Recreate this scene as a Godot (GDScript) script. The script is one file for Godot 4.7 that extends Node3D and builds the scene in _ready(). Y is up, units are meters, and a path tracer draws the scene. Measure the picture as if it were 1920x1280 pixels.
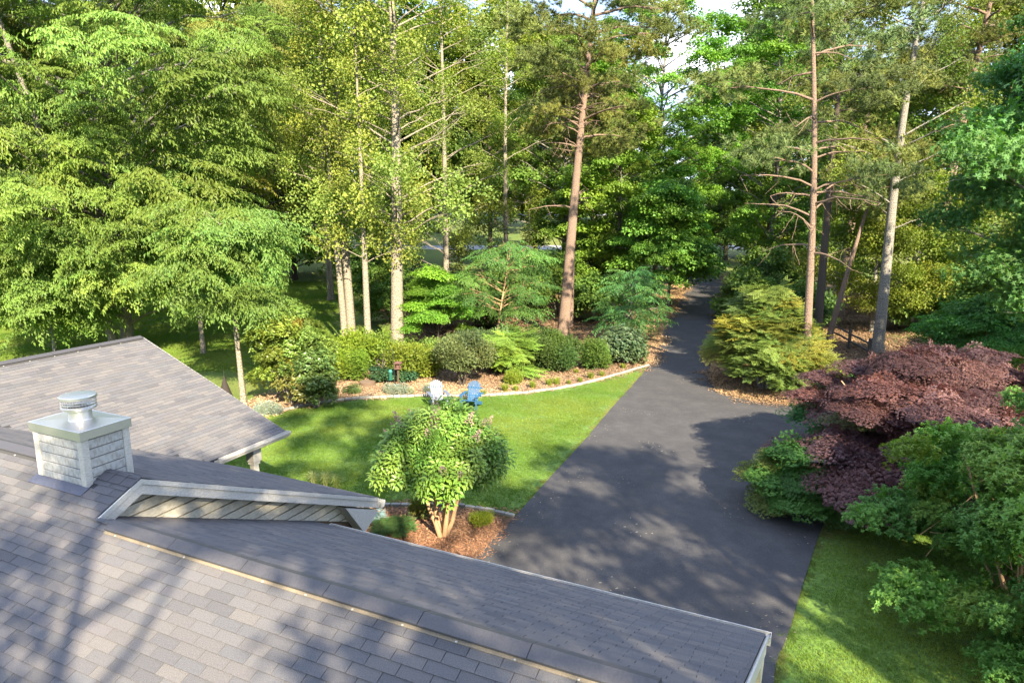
extends Node3D
# A house roof seen from above, its lawn, drive and the woods behind. Camera 8 m above the ground, looking down 11.3 degrees.

const EYE := Vector3(0, 8, 0)
const FOCAL := 1280.0
var pitch := atan(0.2)
var rng := RandomNumberGenerator.new()
var used := {}
var M := {}
var SPRAY := {}

# ---------------------------------------------------------------- helpers: shapes
class MB:
	var v := PackedVector3Array()
	var n := PackedVector3Array()
	var c := PackedColorArray()
	func tri(a: Vector3, b: Vector3, d: Vector3, col := Color.WHITE):   # counter-clockwise from outside
		var nn := (b - a).cross(d - a).normalized()
		v.append(a); v.append(d); v.append(b)
		n.append(nn); n.append(nn); n.append(nn)
		c.append(col); c.append(col); c.append(col)
	func quad(a: Vector3, b: Vector3, d: Vector3, e: Vector3, col := Color.WHITE):
		var nn := (d - a).cross(e - b).normalized()
		for p in [a, d, b, a, e, d]:
			v.append(p); n.append(nn); c.append(col)
	func quadn(a: Vector3, b: Vector3, d: Vector3, e: Vector3, na: Vector3, nb: Vector3, nd: Vector3, ne: Vector3, col := Color.WHITE):
		v.append(a); v.append(d); v.append(b); v.append(a); v.append(e); v.append(d)
		n.append(na); n.append(nd); n.append(nb); n.append(na); n.append(ne); n.append(nd)
		for k in 6: c.append(col)
	func hexa(p: Array, col := Color.WHITE):   # eight corners: bottom 0-3 counter-clockwise from above, top 4-7
		quad(p[4], p[5], p[6], p[7], col); quad(p[3], p[2], p[1], p[0], col)
		for k in 4:
			var j := (k + 1) % 4
			quad(p[k], p[j], p[j + 4], p[k + 4], col)
	func box(o: Vector3, s: Vector3, col := Color.WHITE, t := Transform3D.IDENTITY):
		var h := s * 0.5
		var p := []
		for y in [-1, 1]:
			for q in [[-1, 1], [1, 1], [1, -1], [-1, -1]]:
				p.append(t * (o + Vector3(q[0] * h.x, y * h.y, q[1] * h.z)))
		hexa(p, col)
	func bevel(o: Vector3, s: Vector3, r: float, t := Transform3D.IDENTITY, col := Color.WHITE):
		var h := s * 0.5
		var f := func(x: float, y: float, z: float, ax: int) -> Vector3:
			var q := Vector3(x * h.x, y * h.y, z * h.z)
			for k in 3:
				if k != ax: q[k] -= sign(q[k]) * r
			return t * (o + q)
		for ax in 3:
			for sg in [-1.0, 1.0]:
				var u := (ax + 1) % 3
				var w := (ax + 2) % 3
				var pts := []
				for q in [[-1, -1], [1, -1], [1, 1], [-1, 1]]:
					var e := Vector3.ZERO
					e[ax] = sg; e[u] = q[0]; e[w] = q[1]
					pts.append(f.call(e.x, e.y, e.z, ax))
				if sg > 0: quad(pts[0], pts[1], pts[2], pts[3], col)
				else: quad(pts[3], pts[2], pts[1], pts[0], col)
		for ax in 3:
			var u := (ax + 1) % 3
			var w := (ax + 2) % 3
			for su in [-1.0, 1.0]:
				for sw in [-1.0, 1.0]:
					var a := Vector3.ZERO
					var b := Vector3.ZERO
					a[ax] = -1; a[u] = su; a[w] = sw
					b[ax] = 1; b[u] = su; b[w] = sw
					var q := [f.call(a.x, a.y, a.z, u), f.call(b.x, b.y, b.z, u), f.call(b.x, b.y, b.z, w), f.call(a.x, a.y, a.z, w)]
					if su * sw > 0: quad(q[0], q[3], q[2], q[1], col)
					else: quad(q[0], q[1], q[2], q[3], col)
		for sx in [-1.0, 1.0]:
			for sy in [-1.0, 1.0]:
				for sz in [-1.0, 1.0]:
					var q := [f.call(sx, sy, sz, 0), f.call(sx, sy, sz, 1), f.call(sx, sy, sz, 2)]
					if sx * sy * sz > 0: tri(q[0], q[1], q[2], col)
					else: tri(q[2], q[1], q[0], col)
	func tube(pts: Array, rads: Array, sides := 6, col := Color.WHITE, cap := true):
		var rings := []
		var norms := []
		var side := Vector3.ZERO
		for i in pts.size():
			var d: Vector3 = (pts[min(i + 1, pts.size() - 1)] - pts[max(i - 1, 0)]).normalized()
			if side == Vector3.ZERO: side = d.cross(Vector3(0.31, 0.17, 0.93)).normalized()
			side = (side - d * side.dot(d)).normalized()
			var w := d.cross(side)
			var ring := PackedVector3Array()
			var nr := PackedVector3Array()
			for k in sides:
				var a := TAU * k / sides
				var q := side * cos(a) + w * sin(a)
				ring.append(pts[i] + q * rads[i]); nr.append(q)
			rings.append(ring); norms.append(nr)
		for i in pts.size() - 1:
			for k in sides:
				var j := (k + 1) % sides
				quadn(rings[i][k], rings[i][j], rings[i + 1][j], rings[i + 1][k], norms[i][k], norms[i][j], norms[i + 1][j], norms[i + 1][k], col)
		if cap:
			var l := pts.size() - 1
			for k in sides:
				var j := (k + 1) % sides
				tri(pts[l], rings[l][k], rings[l][j], col); tri(pts[0], rings[0][j], rings[0][k], col)
	func lathe(o: Vector3, prof: Array, sides := 24, col := Color.WHITE):   # prof: Vector2(radius, height)
		for i in prof.size() - 1:
			var p: Vector2 = prof[i]
			var q: Vector2 = prof[i + 1]
			var nn := Vector2(q.y - p.y, p.x - q.x).normalized()
			for k in sides:
				var a := TAU * k / sides
				var b := TAU * (k + 1) / sides
				var da := Vector3(cos(a), 0, -sin(a))
				var db := Vector3(cos(b), 0, -sin(b))
				var up := Vector3.UP
				quadn(o + da * p.x + up * p.y, o + db * p.x + up * p.y, o + db * q.x + up * q.y, o + da * q.x + up * q.y,
					da * nn.x + up * nn.y, db * nn.x + up * nn.y, db * nn.x + up * nn.y, da * nn.x + up * nn.y, col)
	func leaf(p: Vector3, dir: Vector3, up: Vector3, l: float, w: float, col: Color, fold := 0.25):
		var s := dir.cross(up).normalized()
		var u := s.cross(dir).normalized()
		var m := p + dir * l * 0.45
		var a := m + s * w * 0.5 + u * w * fold
		var b := m - s * w * 0.5 + u * w * fold
		var t := p + dir * l - u * l * 0.12
		tri(p, a, t, col); tri(p, t, b, col)
	func blade6(p: Vector3, dir: Vector3, up: Vector3, l: float, w: float, col: Color):   # an oval leaf with a keel and a curved tip
		var s := dir.cross(up).normalized()
		var u := s.cross(dir).normalized()
		var m1 := p + dir * l * 0.3 + u * l * 0.02
		var m2 := p + dir * l * 0.66
		var t := p + dir * l - u * l * 0.16
		var f := w * 0.16
		for sg in [1.0, -1.0]:
			var a1: Vector3 = m1 + s * (w * 0.47 * sg) + u * f
			var a2: Vector3 = m2 + s * (w * 0.40 * sg) + u * f
			if sg > 0:
				tri(p, a1, m1, col); tri(m1, a1, a2, col); tri(m1, a2, m2, col); tri(m2, a2, t, col)
			else:
				tri(p, m1, a1, col); tri(m1, a2, a1, col); tri(m1, m2, a2, col); tri(m2, t, a2, col)
	func add(o: MB, t: Transform3D, col: Color):   # another shape, moved and tinted
		var nb := t.basis.orthonormalized()
		for k in o.v.size():
			v.append(t * o.v[k]); n.append(nb * o.n[k]); c.append(o.c[k] * col)
	func mesh() -> ArrayMesh:
		var arr := []
		arr.resize(Mesh.ARRAY_MAX)
		arr[Mesh.ARRAY_VERTEX] = v; arr[Mesh.ARRAY_NORMAL] = n; arr[Mesh.ARRAY_COLOR] = c
		var m := ArrayMesh.new()
		m.add_surface_from_arrays(Mesh.PRIMITIVE_TRIANGLES, arr)
		return m

# ---------------------------------------------------------------- helpers: nodes
func numbered(called: String) -> String:
	var k: int = used.get(called, 0)
	used[called] = k + 1
	return called if k == 0 else "%s_%03d" % [called, k]
func thing(called: String, label: String, category: String, at := Vector3.ZERO, group := "") -> Node3D:
	var o := Node3D.new()
	o.name = numbered(called); add_child(o); o.position = at
	o.set_meta("label", label); o.set_meta("category", category)
	if group: o.set_meta("group", group)
	return o
func put(called: String, mesh: Mesh, mat: Material, parent: Node, t := Transform3D.IDENTITY) -> MeshInstance3D:
	var o := MeshInstance3D.new()
	o.name = called; o.mesh = mesh; o.material_override = mat; o.transform = t
	parent.add_child(o, true)
	return o
func part(called: String, mb: MB, mat: Material, parent: Node) -> MeshInstance3D:
	return put(called, mb.mesh(), mat, parent)
func setting(called: String, mb: MB, mat: Material) -> MeshInstance3D:
	var o := put(numbered(called), mb.mesh(), mat, self)
	o.set_meta("kind", "structure")
	return o
func scatter(called: String, mesh: Mesh, mat: Material, parent: Node, xf: Array, cols: Array) -> MultiMeshInstance3D:
	var mm := MultiMesh.new()
	mm.transform_format = MultiMesh.TRANSFORM_3D
	mm.use_colors = true
	mm.mesh = mesh
	mm.instance_count = xf.size()
	var b := PackedFloat32Array()
	b.resize(xf.size() * 16)
	var k := 0
	for i in xf.size():
		var t: Transform3D = xf[i]
		var q: Color = cols[i]
		b[k] = t.basis.x.x; b[k + 1] = t.basis.y.x; b[k + 2] = t.basis.z.x; b[k + 3] = t.origin.x
		b[k + 4] = t.basis.x.y; b[k + 5] = t.basis.y.y; b[k + 6] = t.basis.z.y; b[k + 7] = t.origin.y
		b[k + 8] = t.basis.x.z; b[k + 9] = t.basis.y.z; b[k + 10] = t.basis.z.z; b[k + 11] = t.origin.z
		b[k + 12] = q.r; b[k + 13] = q.g; b[k + 14] = q.b; b[k + 15] = 1.0
		k += 16
	mm.buffer = b
	var o := MultiMeshInstance3D.new()
	o.name = called; o.multimesh = mm; o.material_override = mat
	parent.add_child(o, true)
	return o
func eye_ray(px: float, py: float) -> Vector3:
	var t := (py - 640.0) / FOCAL
	return Vector3((px - 960.0) / FOCAL, -(sin(pitch) + t * cos(pitch)), -(cos(pitch) - t * sin(pitch)))
func g(px: float, py: float) -> Vector3:   # the ground point under a pixel of the photograph
	var r := eye_ray(px, py)
	return Vector3(r.x, 0, r.z) * (EYE.y / -r.y)
func g2(px: float, py: float) -> Vector2:
	var p := g(px, py)
	return Vector2(p.x, p.z)
func rise(z: float) -> float:   # the land is flat by the house and climbs beyond the end of the drive
	var k := [[-72.0, 0.0], [-104.0, 1.4], [-116.0, 1.6], [-160.0, 5.6], [-176.0, 6.2], [-300.0, 9.0], [-1500.0, 30.0]]
	if z >= -72.0: return 0.0
	for i in k.size() - 1:
		if z >= k[i + 1][0]:
			return lerpf(k[i][1], k[i + 1][1], (k[i][0] - z) / (k[i][0] - k[i + 1][0]))
	return 30.0
func r01() -> float: return rng.randf()
func rr(a: float, b: float) -> float: return rng.randf_range(a, b)
func tint(c: Color, k: float, hue := 0.0) -> Color:
	return Color(c.r * k * (1.0 + hue), c.g * k, c.b * k * (1.0 - hue), 1.0)

# ---------------------------------------------------------------- materials
func noise_bytes(size: int, seed_: int, freq: float, oct: int, kind := FastNoiseLite.TYPE_SIMPLEX_SMOOTH) -> PackedByteArray:
	var f := FastNoiseLite.new()
	f.noise_type = kind; f.seed = seed_; f.frequency = freq; f.fractal_octaves = oct
	var im := f.get_seamless_image(size, size)
	im.convert(Image.FORMAT_L8)
	return im.get_data()
func ramp_texture(size: int, layers: Array, stops: Array) -> ImageTexture:   # layers: [bytes, weight]; stops: [position, Color in sRGB]
	var gr := Gradient.new()
	gr.offsets = PackedFloat32Array(stops.map(func(s): return s[0]))
	gr.colors = PackedColorArray(stops.map(func(s): return s[1]))
	var lut := []
	for i in 256: lut.append(gr.sample(i / 255.0))
	var out := PackedByteArray()
	out.resize(size * size * 3)
	for i in size * size:
		var s := 0.0
		for l in layers: s += l[0][i] * l[1]
		var q: Color = lut[clampi(int(s), 0, 255)]
		out[i * 3] = int(q.r * 255); out[i * 3 + 1] = int(q.g * 255); out[i * 3 + 2] = int(q.b * 255)
	var im := Image.create_from_data(size, size, false, Image.FORMAT_RGB8, out)
	im.generate_mipmaps()
	return ImageTexture.create_from_image(im)
func grey_texture(bytes: PackedByteArray, size: int, lo: float, hi: float) -> ImageTexture:
	return ramp_texture(size, [[bytes, 1.0]], [[0.0, Color(lo, lo, lo)], [1.0, Color(hi, hi, hi)]])
func mat(col: Color, rough := 0.8, tex: Texture2D = null, scale := Vector3.ONE, world := true, vcol := false, metal := 0.0) -> StandardMaterial3D:
	var m := StandardMaterial3D.new()
	m.albedo_color = col.linear_to_srgb()
	m.roughness = rough; m.metallic = metal
	m.cull_mode = BaseMaterial3D.CULL_DISABLED
	if tex:
		m.albedo_texture = tex
		m.uv1_triplanar = true; m.uv1_world_triplanar = world
		m.uv1_scale = scale
	m.vertex_color_use_as_albedo = vcol
	return m
func relief(m: StandardMaterial3D, tex: Texture2D, cm: float):
	m.heightmap_enabled = true; m.heightmap_texture = tex; m.heightmap_scale = cm
func leaf_mat(rough: float, back: Color, spec := 0.35) -> StandardMaterial3D:
	var m := mat(Color.WHITE, rough, null, Vector3.ONE, true, true)
	m.backlight_enabled = true; m.backlight = back; m.metallic_specular = spec
	return m

func make_materials():
	var fine := noise_bytes(512, 3, 0.35, 2)
	var mid := noise_bytes(512, 5, 0.05, 4)
	var coarse := noise_bytes(512, 7, 0.012, 4)
	var cell := noise_bytes(512, 9, 0.06, 2, FastNoiseLite.TYPE_CELLULAR)
	var grain := ramp_texture(512, [[fine, 0.7], [mid, 0.3]], [[0.15, Color(0.45, 0.45, 0.47)], [0.5, Color(0.78, 0.77, 0.77)], [0.85, Color(1, 0.99, 0.98)]])
	M.grain = grain
	var bark_tex := ramp_texture(512, [[mid, 0.6], [cell, 0.4]], [[0.15, Color(0.35, 0.33, 0.32)], [0.5, Color(0.72, 0.71, 0.70)], [0.85, Color(1, 1, 1)]])
	var patch_tex := ramp_texture(512, [[mid, 0.85], [fine, 0.15]], [[0.3, Color(0.30, 0.28, 0.25)], [0.44, Color(0.52, 0.50, 0.46)], [0.52, Color(0.86, 0.85, 0.82)], [0.75, Color(1, 1, 1)]])
	var ground_tex := ramp_texture(512, [[fine, 0.45], [mid, 0.55]], [[0.2, Color(0.55, 0.55, 0.5)], [0.5, Color(0.82, 0.82, 0.8)], [0.8, Color(1, 1, 1)]])
	var asphalt_tex := ramp_texture(512, [[fine, 0.5], [mid, 0.2], [coarse, 0.3]], [[0.25, Color(0.76, 0.77, 0.79)], [0.5, Color(0.85, 0.85, 0.87)], [0.65, Color(0.93, 0.93, 0.94)], [0.8, Color(1, 1, 1)]])
	var stain_tex := ramp_texture(512, [[mid, 0.6], [fine, 0.4]], [[0.25, Color(0.80, 0.78, 0.74)], [0.5, Color(0.95, 0.94, 0.93)], [0.7, Color(1, 1, 1)]])
	var bump := grey_texture(fine, 512, 0.0, 1.0)
	var bump_mid := grey_texture(mid, 512, 0.0, 1.0)
	M.ground = mat(Color.WHITE, 0.95, ground_tex, Vector3.ONE * 0.35, true, true)
	M.lawn = mat(Color(0.125, 0.22, 0.028), 0.95, ground_tex, Vector3.ONE * 0.3)
	M.mulch = mat(Color(0.20, 0.10, 0.055), 0.95, ground_tex, Vector3.ONE * 0.8)
	relief(M.mulch, bump_mid, 1.5)
	M.bark_bed = mat(Color(0.30, 0.19, 0.11), 0.95, ground_tex, Vector3.ONE * 0.7)
	relief(M.bark_bed, bump_mid, 1.5)
	M.asphalt = mat(Color(0.084, 0.081, 0.080), 0.9, asphalt_tex, Vector3(0.11, 0.11, 0.11))
	M.asphalt.metallic_specular = 0.3
	relief(M.asphalt, bump, 0.15)
	M.street = mat(Color(0.42, 0.42, 0.41), 0.9, asphalt_tex, Vector3(0.1, 0.1, 0.1))
	M.shingles = []
	for k in 9:
		var base: Color = [Color(0.213, 0.209, 0.214), Color(0.187, 0.186, 0.194), Color(0.232, 0.224, 0.221), Color(0.202, 0.202, 0.209), Color(0.243, 0.232, 0.225), Color(0.176, 0.176, 0.185), Color(0.219, 0.211, 0.212), Color(0.194, 0.196, 0.207), Color(0.224, 0.221, 0.224)][k]
		var m := mat(base, 0.95, grain, Vector3.ONE * 2.6, false)
		m.metallic_specular = 0.25
		relief(m, bump, 0.4)
		M.shingles.append(m)
	M.shingle = mat(Color.WHITE, 0.95, grain, Vector3.ONE * 2.6, false, true)
	M.shingle.metallic_specular = 0.25
	relief(M.shingle, bump, 0.4)
	M.felt = mat(Color(0.03, 0.03, 0.035), 0.95)
	M.vent = mat(Color(0.062, 0.06, 0.066), 0.6, stain_tex, Vector3.ONE * 1.3)
	M.vent_dark = mat(Color(0.05, 0.05, 0.053), 0.9)
	M.vent_base = mat(Color(0.24, 0.20, 0.145), 0.8, stain_tex, Vector3.ONE * 2.0)
	M.white = mat(Color(0.50, 0.49, 0.465), 0.55, stain_tex, Vector3(0.8, 1.6, 0.8))
	M.siding = mat(Color(0.38, 0.385, 0.385), 0.6, stain_tex, Vector3(0.7, 0.35, 0.7), false)
	M.cream = mat(Color(0.53, 0.50, 0.42), 0.6, stain_tex, Vector3(0.5, 1.0, 0.5))
	M.steel = mat(Color(0.72, 0.72, 0.71), 0.42, stain_tex, Vector3.ONE * 3.0, true, false, 0.95)
	M.flash = mat(Color(0.16, 0.17, 0.22), 0.5, grain, Vector3.ONE, true, false, 0.4)
	M.stone = mat(Color(0.40, 0.39, 0.37), 0.9, ground_tex, Vector3.ONE * 2.2)
	relief(M.stone, bump_mid, 0.6)
	M.stone_b = mat(Color(0.33, 0.325, 0.315), 0.9, ground_tex, Vector3.ONE * 2.2)
	M.stone_c = mat(Color(0.46, 0.44, 0.40), 0.9, ground_tex, Vector3.ONE * 2.2)
	M.bark_pine = mat(Color(0.42, 0.30, 0.23), 0.95, bark_tex, Vector3(1.6, 0.55, 1.6))
	relief(M.bark_pine, grey_texture(cell, 512, 0.0, 1.0), 3.0)
	M.bark_pale = mat(Color(0.42, 0.375, 0.31), 0.95, patch_tex, Vector3(1.3, 0.5, 1.3))
	relief(M.bark_pale, bump_mid, 2.0)
	M.bark_grey = mat(Color(0.36, 0.34, 0.31), 0.95, patch_tex, Vector3(1.5, 0.6, 1.5))
	relief(M.bark_grey, bump_mid, 2.0)
	M.bark_dark = mat(Color(0.12, 0.095, 0.075), 0.95, bark_tex, Vector3(1.6, 0.6, 1.6))
	M.bark_tan = mat(Color(0.42, 0.27, 0.15), 0.9, stain_tex, Vector3(4, 1.5, 4))
	M.leaf = leaf_mat(0.5, Color(0.8, 0.92, 0.35))
	M.leaf_gloss = leaf_mat(0.38, Color(0.6, 0.68, 0.25), 0.5)
	M.needle = leaf_mat(0.55, Color(0.5, 0.56, 0.22))
	M.red_leaf = leaf_mat(0.5, Color(0.8, 0.5, 0.42))
	M.chip = mat(Color.WHITE, 0.95, null, Vector3.ONE, true, true)
	M.blue = mat(Color(0.035, 0.12, 0.25), 0.45, stain_tex, Vector3.ONE * 3.0)
	M.sunlit_blue = mat(Color(0.135, 0.17, 0.245), 0.55, stain_tex, Vector3.ONE * 3.0)  # the same blue paint, its colour lightened for sunlight on it and fading
	M.green_metal = mat(Color(0.015, 0.085, 0.06), 0.35)
	M.dark_metal = mat(Color(0.03, 0.03, 0.03), 0.5)
	M.old_wood = mat(Color(0.22, 0.15, 0.10), 0.9, bark_tex, Vector3.ONE * 2.0)
	M.red_wood = mat(Color(0.12, 0.06, 0.048), 0.8, stain_tex, Vector3.ONE * 4.0)
	M.rail = mat(Color(0.05, 0.045, 0.04), 0.9)
	M.glass = mat(Color(0.05, 0.06, 0.07), 0.1)

# ---------------------------------------------------------------- leaves
func vary(k: float) -> Color:
	var b := rr(1.0 - k, 1.0 + k)
	var h := rr(-0.12, 0.12)
	return Color(b * (1 + h), b, b * (1 - h), 1)
func rand_dir() -> Vector3:
	var y := rr(-1, 1)
	var a := rr(0, TAU)
	var q := sqrt(1 - y * y)
	return Vector3(q * cos(a), y, q * sin(a))
func make_sprays():
	rng.seed = 11
	var m := MB.new()   # a long arching twig hung with leaves, side twigs alternating
	for s in 9:
		var side := 0.0 if s == 0 else (1.0 if s % 2 == 0 else -1.0)
		var st := Vector3.ZERO if s == 0 else Vector3(0, 0.04 - 0.1 * pow(s * 0.1, 2), s * 0.1)
		var dir := Vector3(0, 0.1, 1) if s == 0 else Vector3(side * rr(0.5, 1.0), rr(-0.15, 0.25), rr(0.4, 0.9)).normalized()
		var l := 1.1 if s == 0 else rr(0.35, 0.7)
		var n := 14 if s == 0 else 9
		for k in n:
			var f := (k + 1.0) / n
			var p := st + dir * l * f + Vector3(rr(-0.03, 0.03), -0.3 * f * f * l + rr(-0.03, 0.03), rr(-0.03, 0.03))
			var lr := 1.0 if k % 2 == 0 else -1.0
			var out := (dir * rr(0.3, 0.8) + dir.cross(Vector3.UP) * lr * rr(0.2, 0.8) + Vector3(0, rr(-1.1, -0.2), 0)).normalized()
			m.leaf(p, out, (Vector3.UP + rand_dir() * 0.5).normalized(), rr(0.11, 0.17), rr(0.045, 0.065), vary(0.28))
	SPRAY.feather = m
	m = MB.new()   # a loose clump of broad leaves
	for k in 52:
		var p := rand_dir() * pow(r01(), 0.5) * 0.5
		p.y *= 0.6
		var out := (Vector3(p.x, 0, p.z).normalized() + rand_dir() * 0.9 + Vector3(0, -0.3, 0)).normalized()
		var up := (Vector3.UP + rand_dir() * 0.75).normalized()
		m.leaf(p, out, up, rr(0.13, 0.20), rr(0.11, 0.16), vary(0.3), 0.12)
	SPRAY.broad = m
	m = MB.new()   # small rounded leaves that flutter on fine twigs
	for k in 74:
		var p := rand_dir() * pow(r01(), 0.45) * 0.55
		p.y *= 0.8
		m.leaf(p, rand_dir(), (Vector3.UP + rand_dir() * 1.3).normalized(), rr(0.08, 0.135), rr(0.08, 0.12), vary(0.3), 0.1)
	SPRAY.flutter = m
	m = MB.new()   # a flat tier of leaves, tips turned down
	for k in 90:
		var a := rr(0, TAU)
		var d := sqrt(r01()) * 0.55
		var p := Vector3(cos(a) * d, rr(-0.05, 0.06) - d * d * 0.25, sin(a) * d)
		var out := (Vector3(cos(a), rr(-0.6, 0.05), sin(a)) + rand_dir() * 0.5).normalized()
		m.leaf(p, out, (Vector3.UP + rand_dir() * 0.35).normalized(), rr(0.09, 0.15), rr(0.06, 0.09), vary(0.25))
	SPRAY.tier = m
	m = MB.new()   # five-pointed leaves on drooping stalks
	for k in 42:
		var p := rand_dir() * pow(r01(), 0.5) * 0.5
		p.y *= 0.7
		var nrm := (Vector3.UP * 0.7 + Vector3(p.x, 0, p.z) * 1.6 + rand_dir() * 0.7).normalized()
		var s := nrm.cross(rand_dir()).normalized()
		var t := nrm.cross(s)
		var q := rr(0.085, 0.12)
		var col := vary(0.22)
		for j in 5:
			var a := (j - 2) * 1.02
			var tip := p + (s * cos(a) + t * sin(a)) * q * (1.0 if j == 2 else 0.88) - nrm * q * 0.15
			var l1 := p + (s * cos(a - 0.45) + t * sin(a - 0.45)) * q * 0.42
			var l2 := p + (s * cos(a + 0.45) + t * sin(a + 0.45)) * q * 0.42
			m.tri(p, l1, tip, col); m.tri(p, tip, l2, col)
	SPRAY.star = m
	m = MB.new()   # pine: tufts of needles along a twig
	for s in 10:
		var st := Vector3(rr(-0.3, 0.3), rr(-0.06, 0.14), rr(-0.1, 0.75))
		for k in 26:
			var dir := (rand_dir() + Vector3(0, 0.35, 0.55)).normalized()
			var w := dir.cross(rand_dir()).normalized() * 0.009
			var col := vary(0.25)
			m.tri(st + w, st + dir * rr(0.13, 0.22), st - w, col)
	SPRAY.needle = m
	m = MB.new()   # japanese maple: lacy layer of small hands
	for k in 120:
		var a := rr(0, TAU)
		var d := sqrt(r01()) * 0.42
		var p := Vector3(cos(a) * d, rr(-0.03, 0.04) - d * d * 0.35, sin(a) * d)
		var col := vary(0.3)
		var s := Vector3(cos(a + rr(-0.6, 0.6)), rr(-0.55, -0.05), sin(a + rr(-0.6, 0.6))).normalized()
		var t := s.cross(Vector3.UP + rand_dir() * 0.3).normalized()
		for j in 3:
			var b := (j - 1) * 0.75
			var tip := p + (s * cos(b) + t * sin(b)) * rr(0.055, 0.085)
			var w := (t * cos(b) - s * sin(b)) * 0.013
			m.tri(p + w, tip, p - w, col)
	SPRAY.lace = m
	m = MB.new()   # lilac shoot: pairs of large pointed leaves round an upright stem
	for k in 26:
		var f := k / 25.0
		var a := k * 2.4
		var p := Vector3(cos(a) * 0.03, f * 0.26 - 0.1, sin(a) * 0.03)
		var out := Vector3(cos(a), lerpf(-0.5, 0.45, f) + rr(-0.2, 0.2), sin(a)).normalized()
		m.blade6(p + out * 0.03, out, Vector3.UP, rr(0.12, 0.17), rr(0.05, 0.07), vary(0.2))
	SPRAY.shoot = m
	m = MB.new()   # rounded leaves in rosettes along short twigs
	for s in 7:
		var st := Vector3(rr(-0.22, 0.22), rr(-0.08, 0.12), rr(-0.22, 0.22))
		for k in 9:
			var a := k * 2.4 + s
			var out := Vector3(cos(a), rr(-0.25, 0.7), sin(a)).normalized()
			m.blade6(st + Vector3(0, k * 0.008, 0), out, (Vector3.UP + rand_dir() * 0.3).normalized(), rr(0.05, 0.085), rr(0.032, 0.048), vary(0.22))
	SPRAY.rosette = m
	m = MB.new()   # dense small-leaved shrub clump
	for k in 80:
		var p := rand_dir() * pow(r01(), 0.5) * 0.24
		var out := (p.normalized() + rand_dir() * 0.8 + Vector3(0, 0.25, 0)).normalized()
		m.leaf(p, out, (Vector3.UP + rand_dir() * 0.7).normalized(), rr(0.05, 0.085), rr(0.028, 0.042), vary(0.3))
	SPRAY.shrub = m
	m = MB.new()   # flat feathered evergreen spray
	for s in 9:
		var lr := 1.0 if s % 2 == 0 else -1.0
		var st := Vector3(0, 0, s * 0.06)
		var dir := Vector3(lr * 0.7, rr(-0.05, 0.1), 0.7).normalized() if s > 0 else Vector3(0, 0, 1)
		for k in 9:
			var p := st + dir * k * 0.032
			for j in [-1.0, 1.0]:
				m.leaf(p, (dir * 0.8 + dir.cross(Vector3.UP) * j * 0.6 + Vector3(0, rr(-0.2, 0.35), 0)).normalized(), Vector3.UP, rr(0.05, 0.075), 0.02, vary(0.28))
	SPRAY.frond = m
	m = MB.new()   # flower panicle, dry
	for k in 60:
		var f := r01()
		var a := rr(0, TAU)
		var p := Vector3(cos(a), 0, sin(a)) * (0.05 * (1 - f) + 0.008) + Vector3(0, f * 0.2, 0)
		m.leaf(p, rand_dir(), rand_dir(), 0.024, 0.02, vary(0.3))
	SPRAY.panicle = m
	m = MB.new()   # a patch of lawn
	for k in 620:
		var p := Vector3(rr(-0.36, 0.36), 0, rr(-0.36, 0.36))
		var a := rr(0, TAU)
		var w := Vector3(cos(a), 0, sin(a)) * 0.006
		var tip := p + Vector3(rr(-0.025, 0.025), rr(0.025, 0.055), rr(-0.025, 0.025))
		m.tri(p - w, p + w, tip, vary(0.35))
	SPRAY.turf = m
	m = MB.new()   # wood chips
	for k in 190:
		var p := Vector3(rr(-0.4, 0.4), rr(0.004, 0.028), rr(-0.4, 0.4))
		var d := (rand_dir() * Vector3(1, 0.35, 1)).normalized() * rr(0.018, 0.045)
		var w := d.cross(Vector3.UP + rand_dir() * 0.5).normalized() * rr(0.006, 0.014)
		m.quad(p - d - w, p + d - w, p + d + w, p - d + w, vary(0.5))
	SPRAY.chips = m
	m = MB.new()   # a tuft of arching blades
	for k in 90:
		var a := rr(0, TAU)
		var d := Vector3(cos(a), 0, sin(a))
		var w := Vector3(-d.z, 0, d.x) * 0.007
		var l := rr(0.18, 0.34)
		var lean := rr(0.15, 0.8)
		var p0 := d * rr(0, 0.05)
		var p1 := p0 + d * lean * l * 0.45 + Vector3(0, l * 0.7, 0)
		var p2 := p0 + d * lean * l * 1.1 + Vector3(0, l * (0.95 - lean * 0.45), 0)
		var col := vary(0.25)
		m.quad(p0 - w, p0 + w, p1 + w * 0.8, p1 - w * 0.8, col); m.tri(p1 - w * 0.8, p1 + w * 0.8, p2, col)
	SPRAY.tuft = m

# ---------------------------------------------------------------- trees and shrubs
var lobe_store := {}
func lobe(spray: String, rl: float, flat: float, per: int, droop: float, size: float) -> Mesh:   # one bough's worth of leaves; its outer side is local +z
	var key := "%s %.2f %.2f %d %.2f %.2f" % [spray, rl, flat, per, droop, size]
	if not lobe_store.has(key):
		var state := rng.state
		rng.seed = hash(key)
		var m := MB.new()
		for k in per:
			var u := rand_dir()
			if u.y < -0.2 and r01() < 0.6: u.y = -u.y
			var p := Vector3(u.x, u.y * flat, u.z) * rl * pow(rr(0.05, 1.0), 0.45)
			if r01() < 0.12: p *= rr(1.1, 1.35)
			var out := Vector3(u.x, 0, u.z + 0.5) * 0.8 + Vector3(rr(-0.5, 0.5), rr(-0.25, 0.25) - droop * 0.5, rr(-0.5, 0.5))
			var up := (Vector3.UP + Vector3(u.x, 0, u.z) * droop + rand_dir() * 0.3).normalized()
			m.add(SPRAY[spray], Transform3D(basis_out(out, up, size * rr(0.75, 1.25)), p), tint(Color.WHITE, rr(0.78, 1.22), rr(-0.07, 0.07)))
		lobe_store[key] = m.mesh()
		rng.state = state
	return lobe_store[key]
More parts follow.
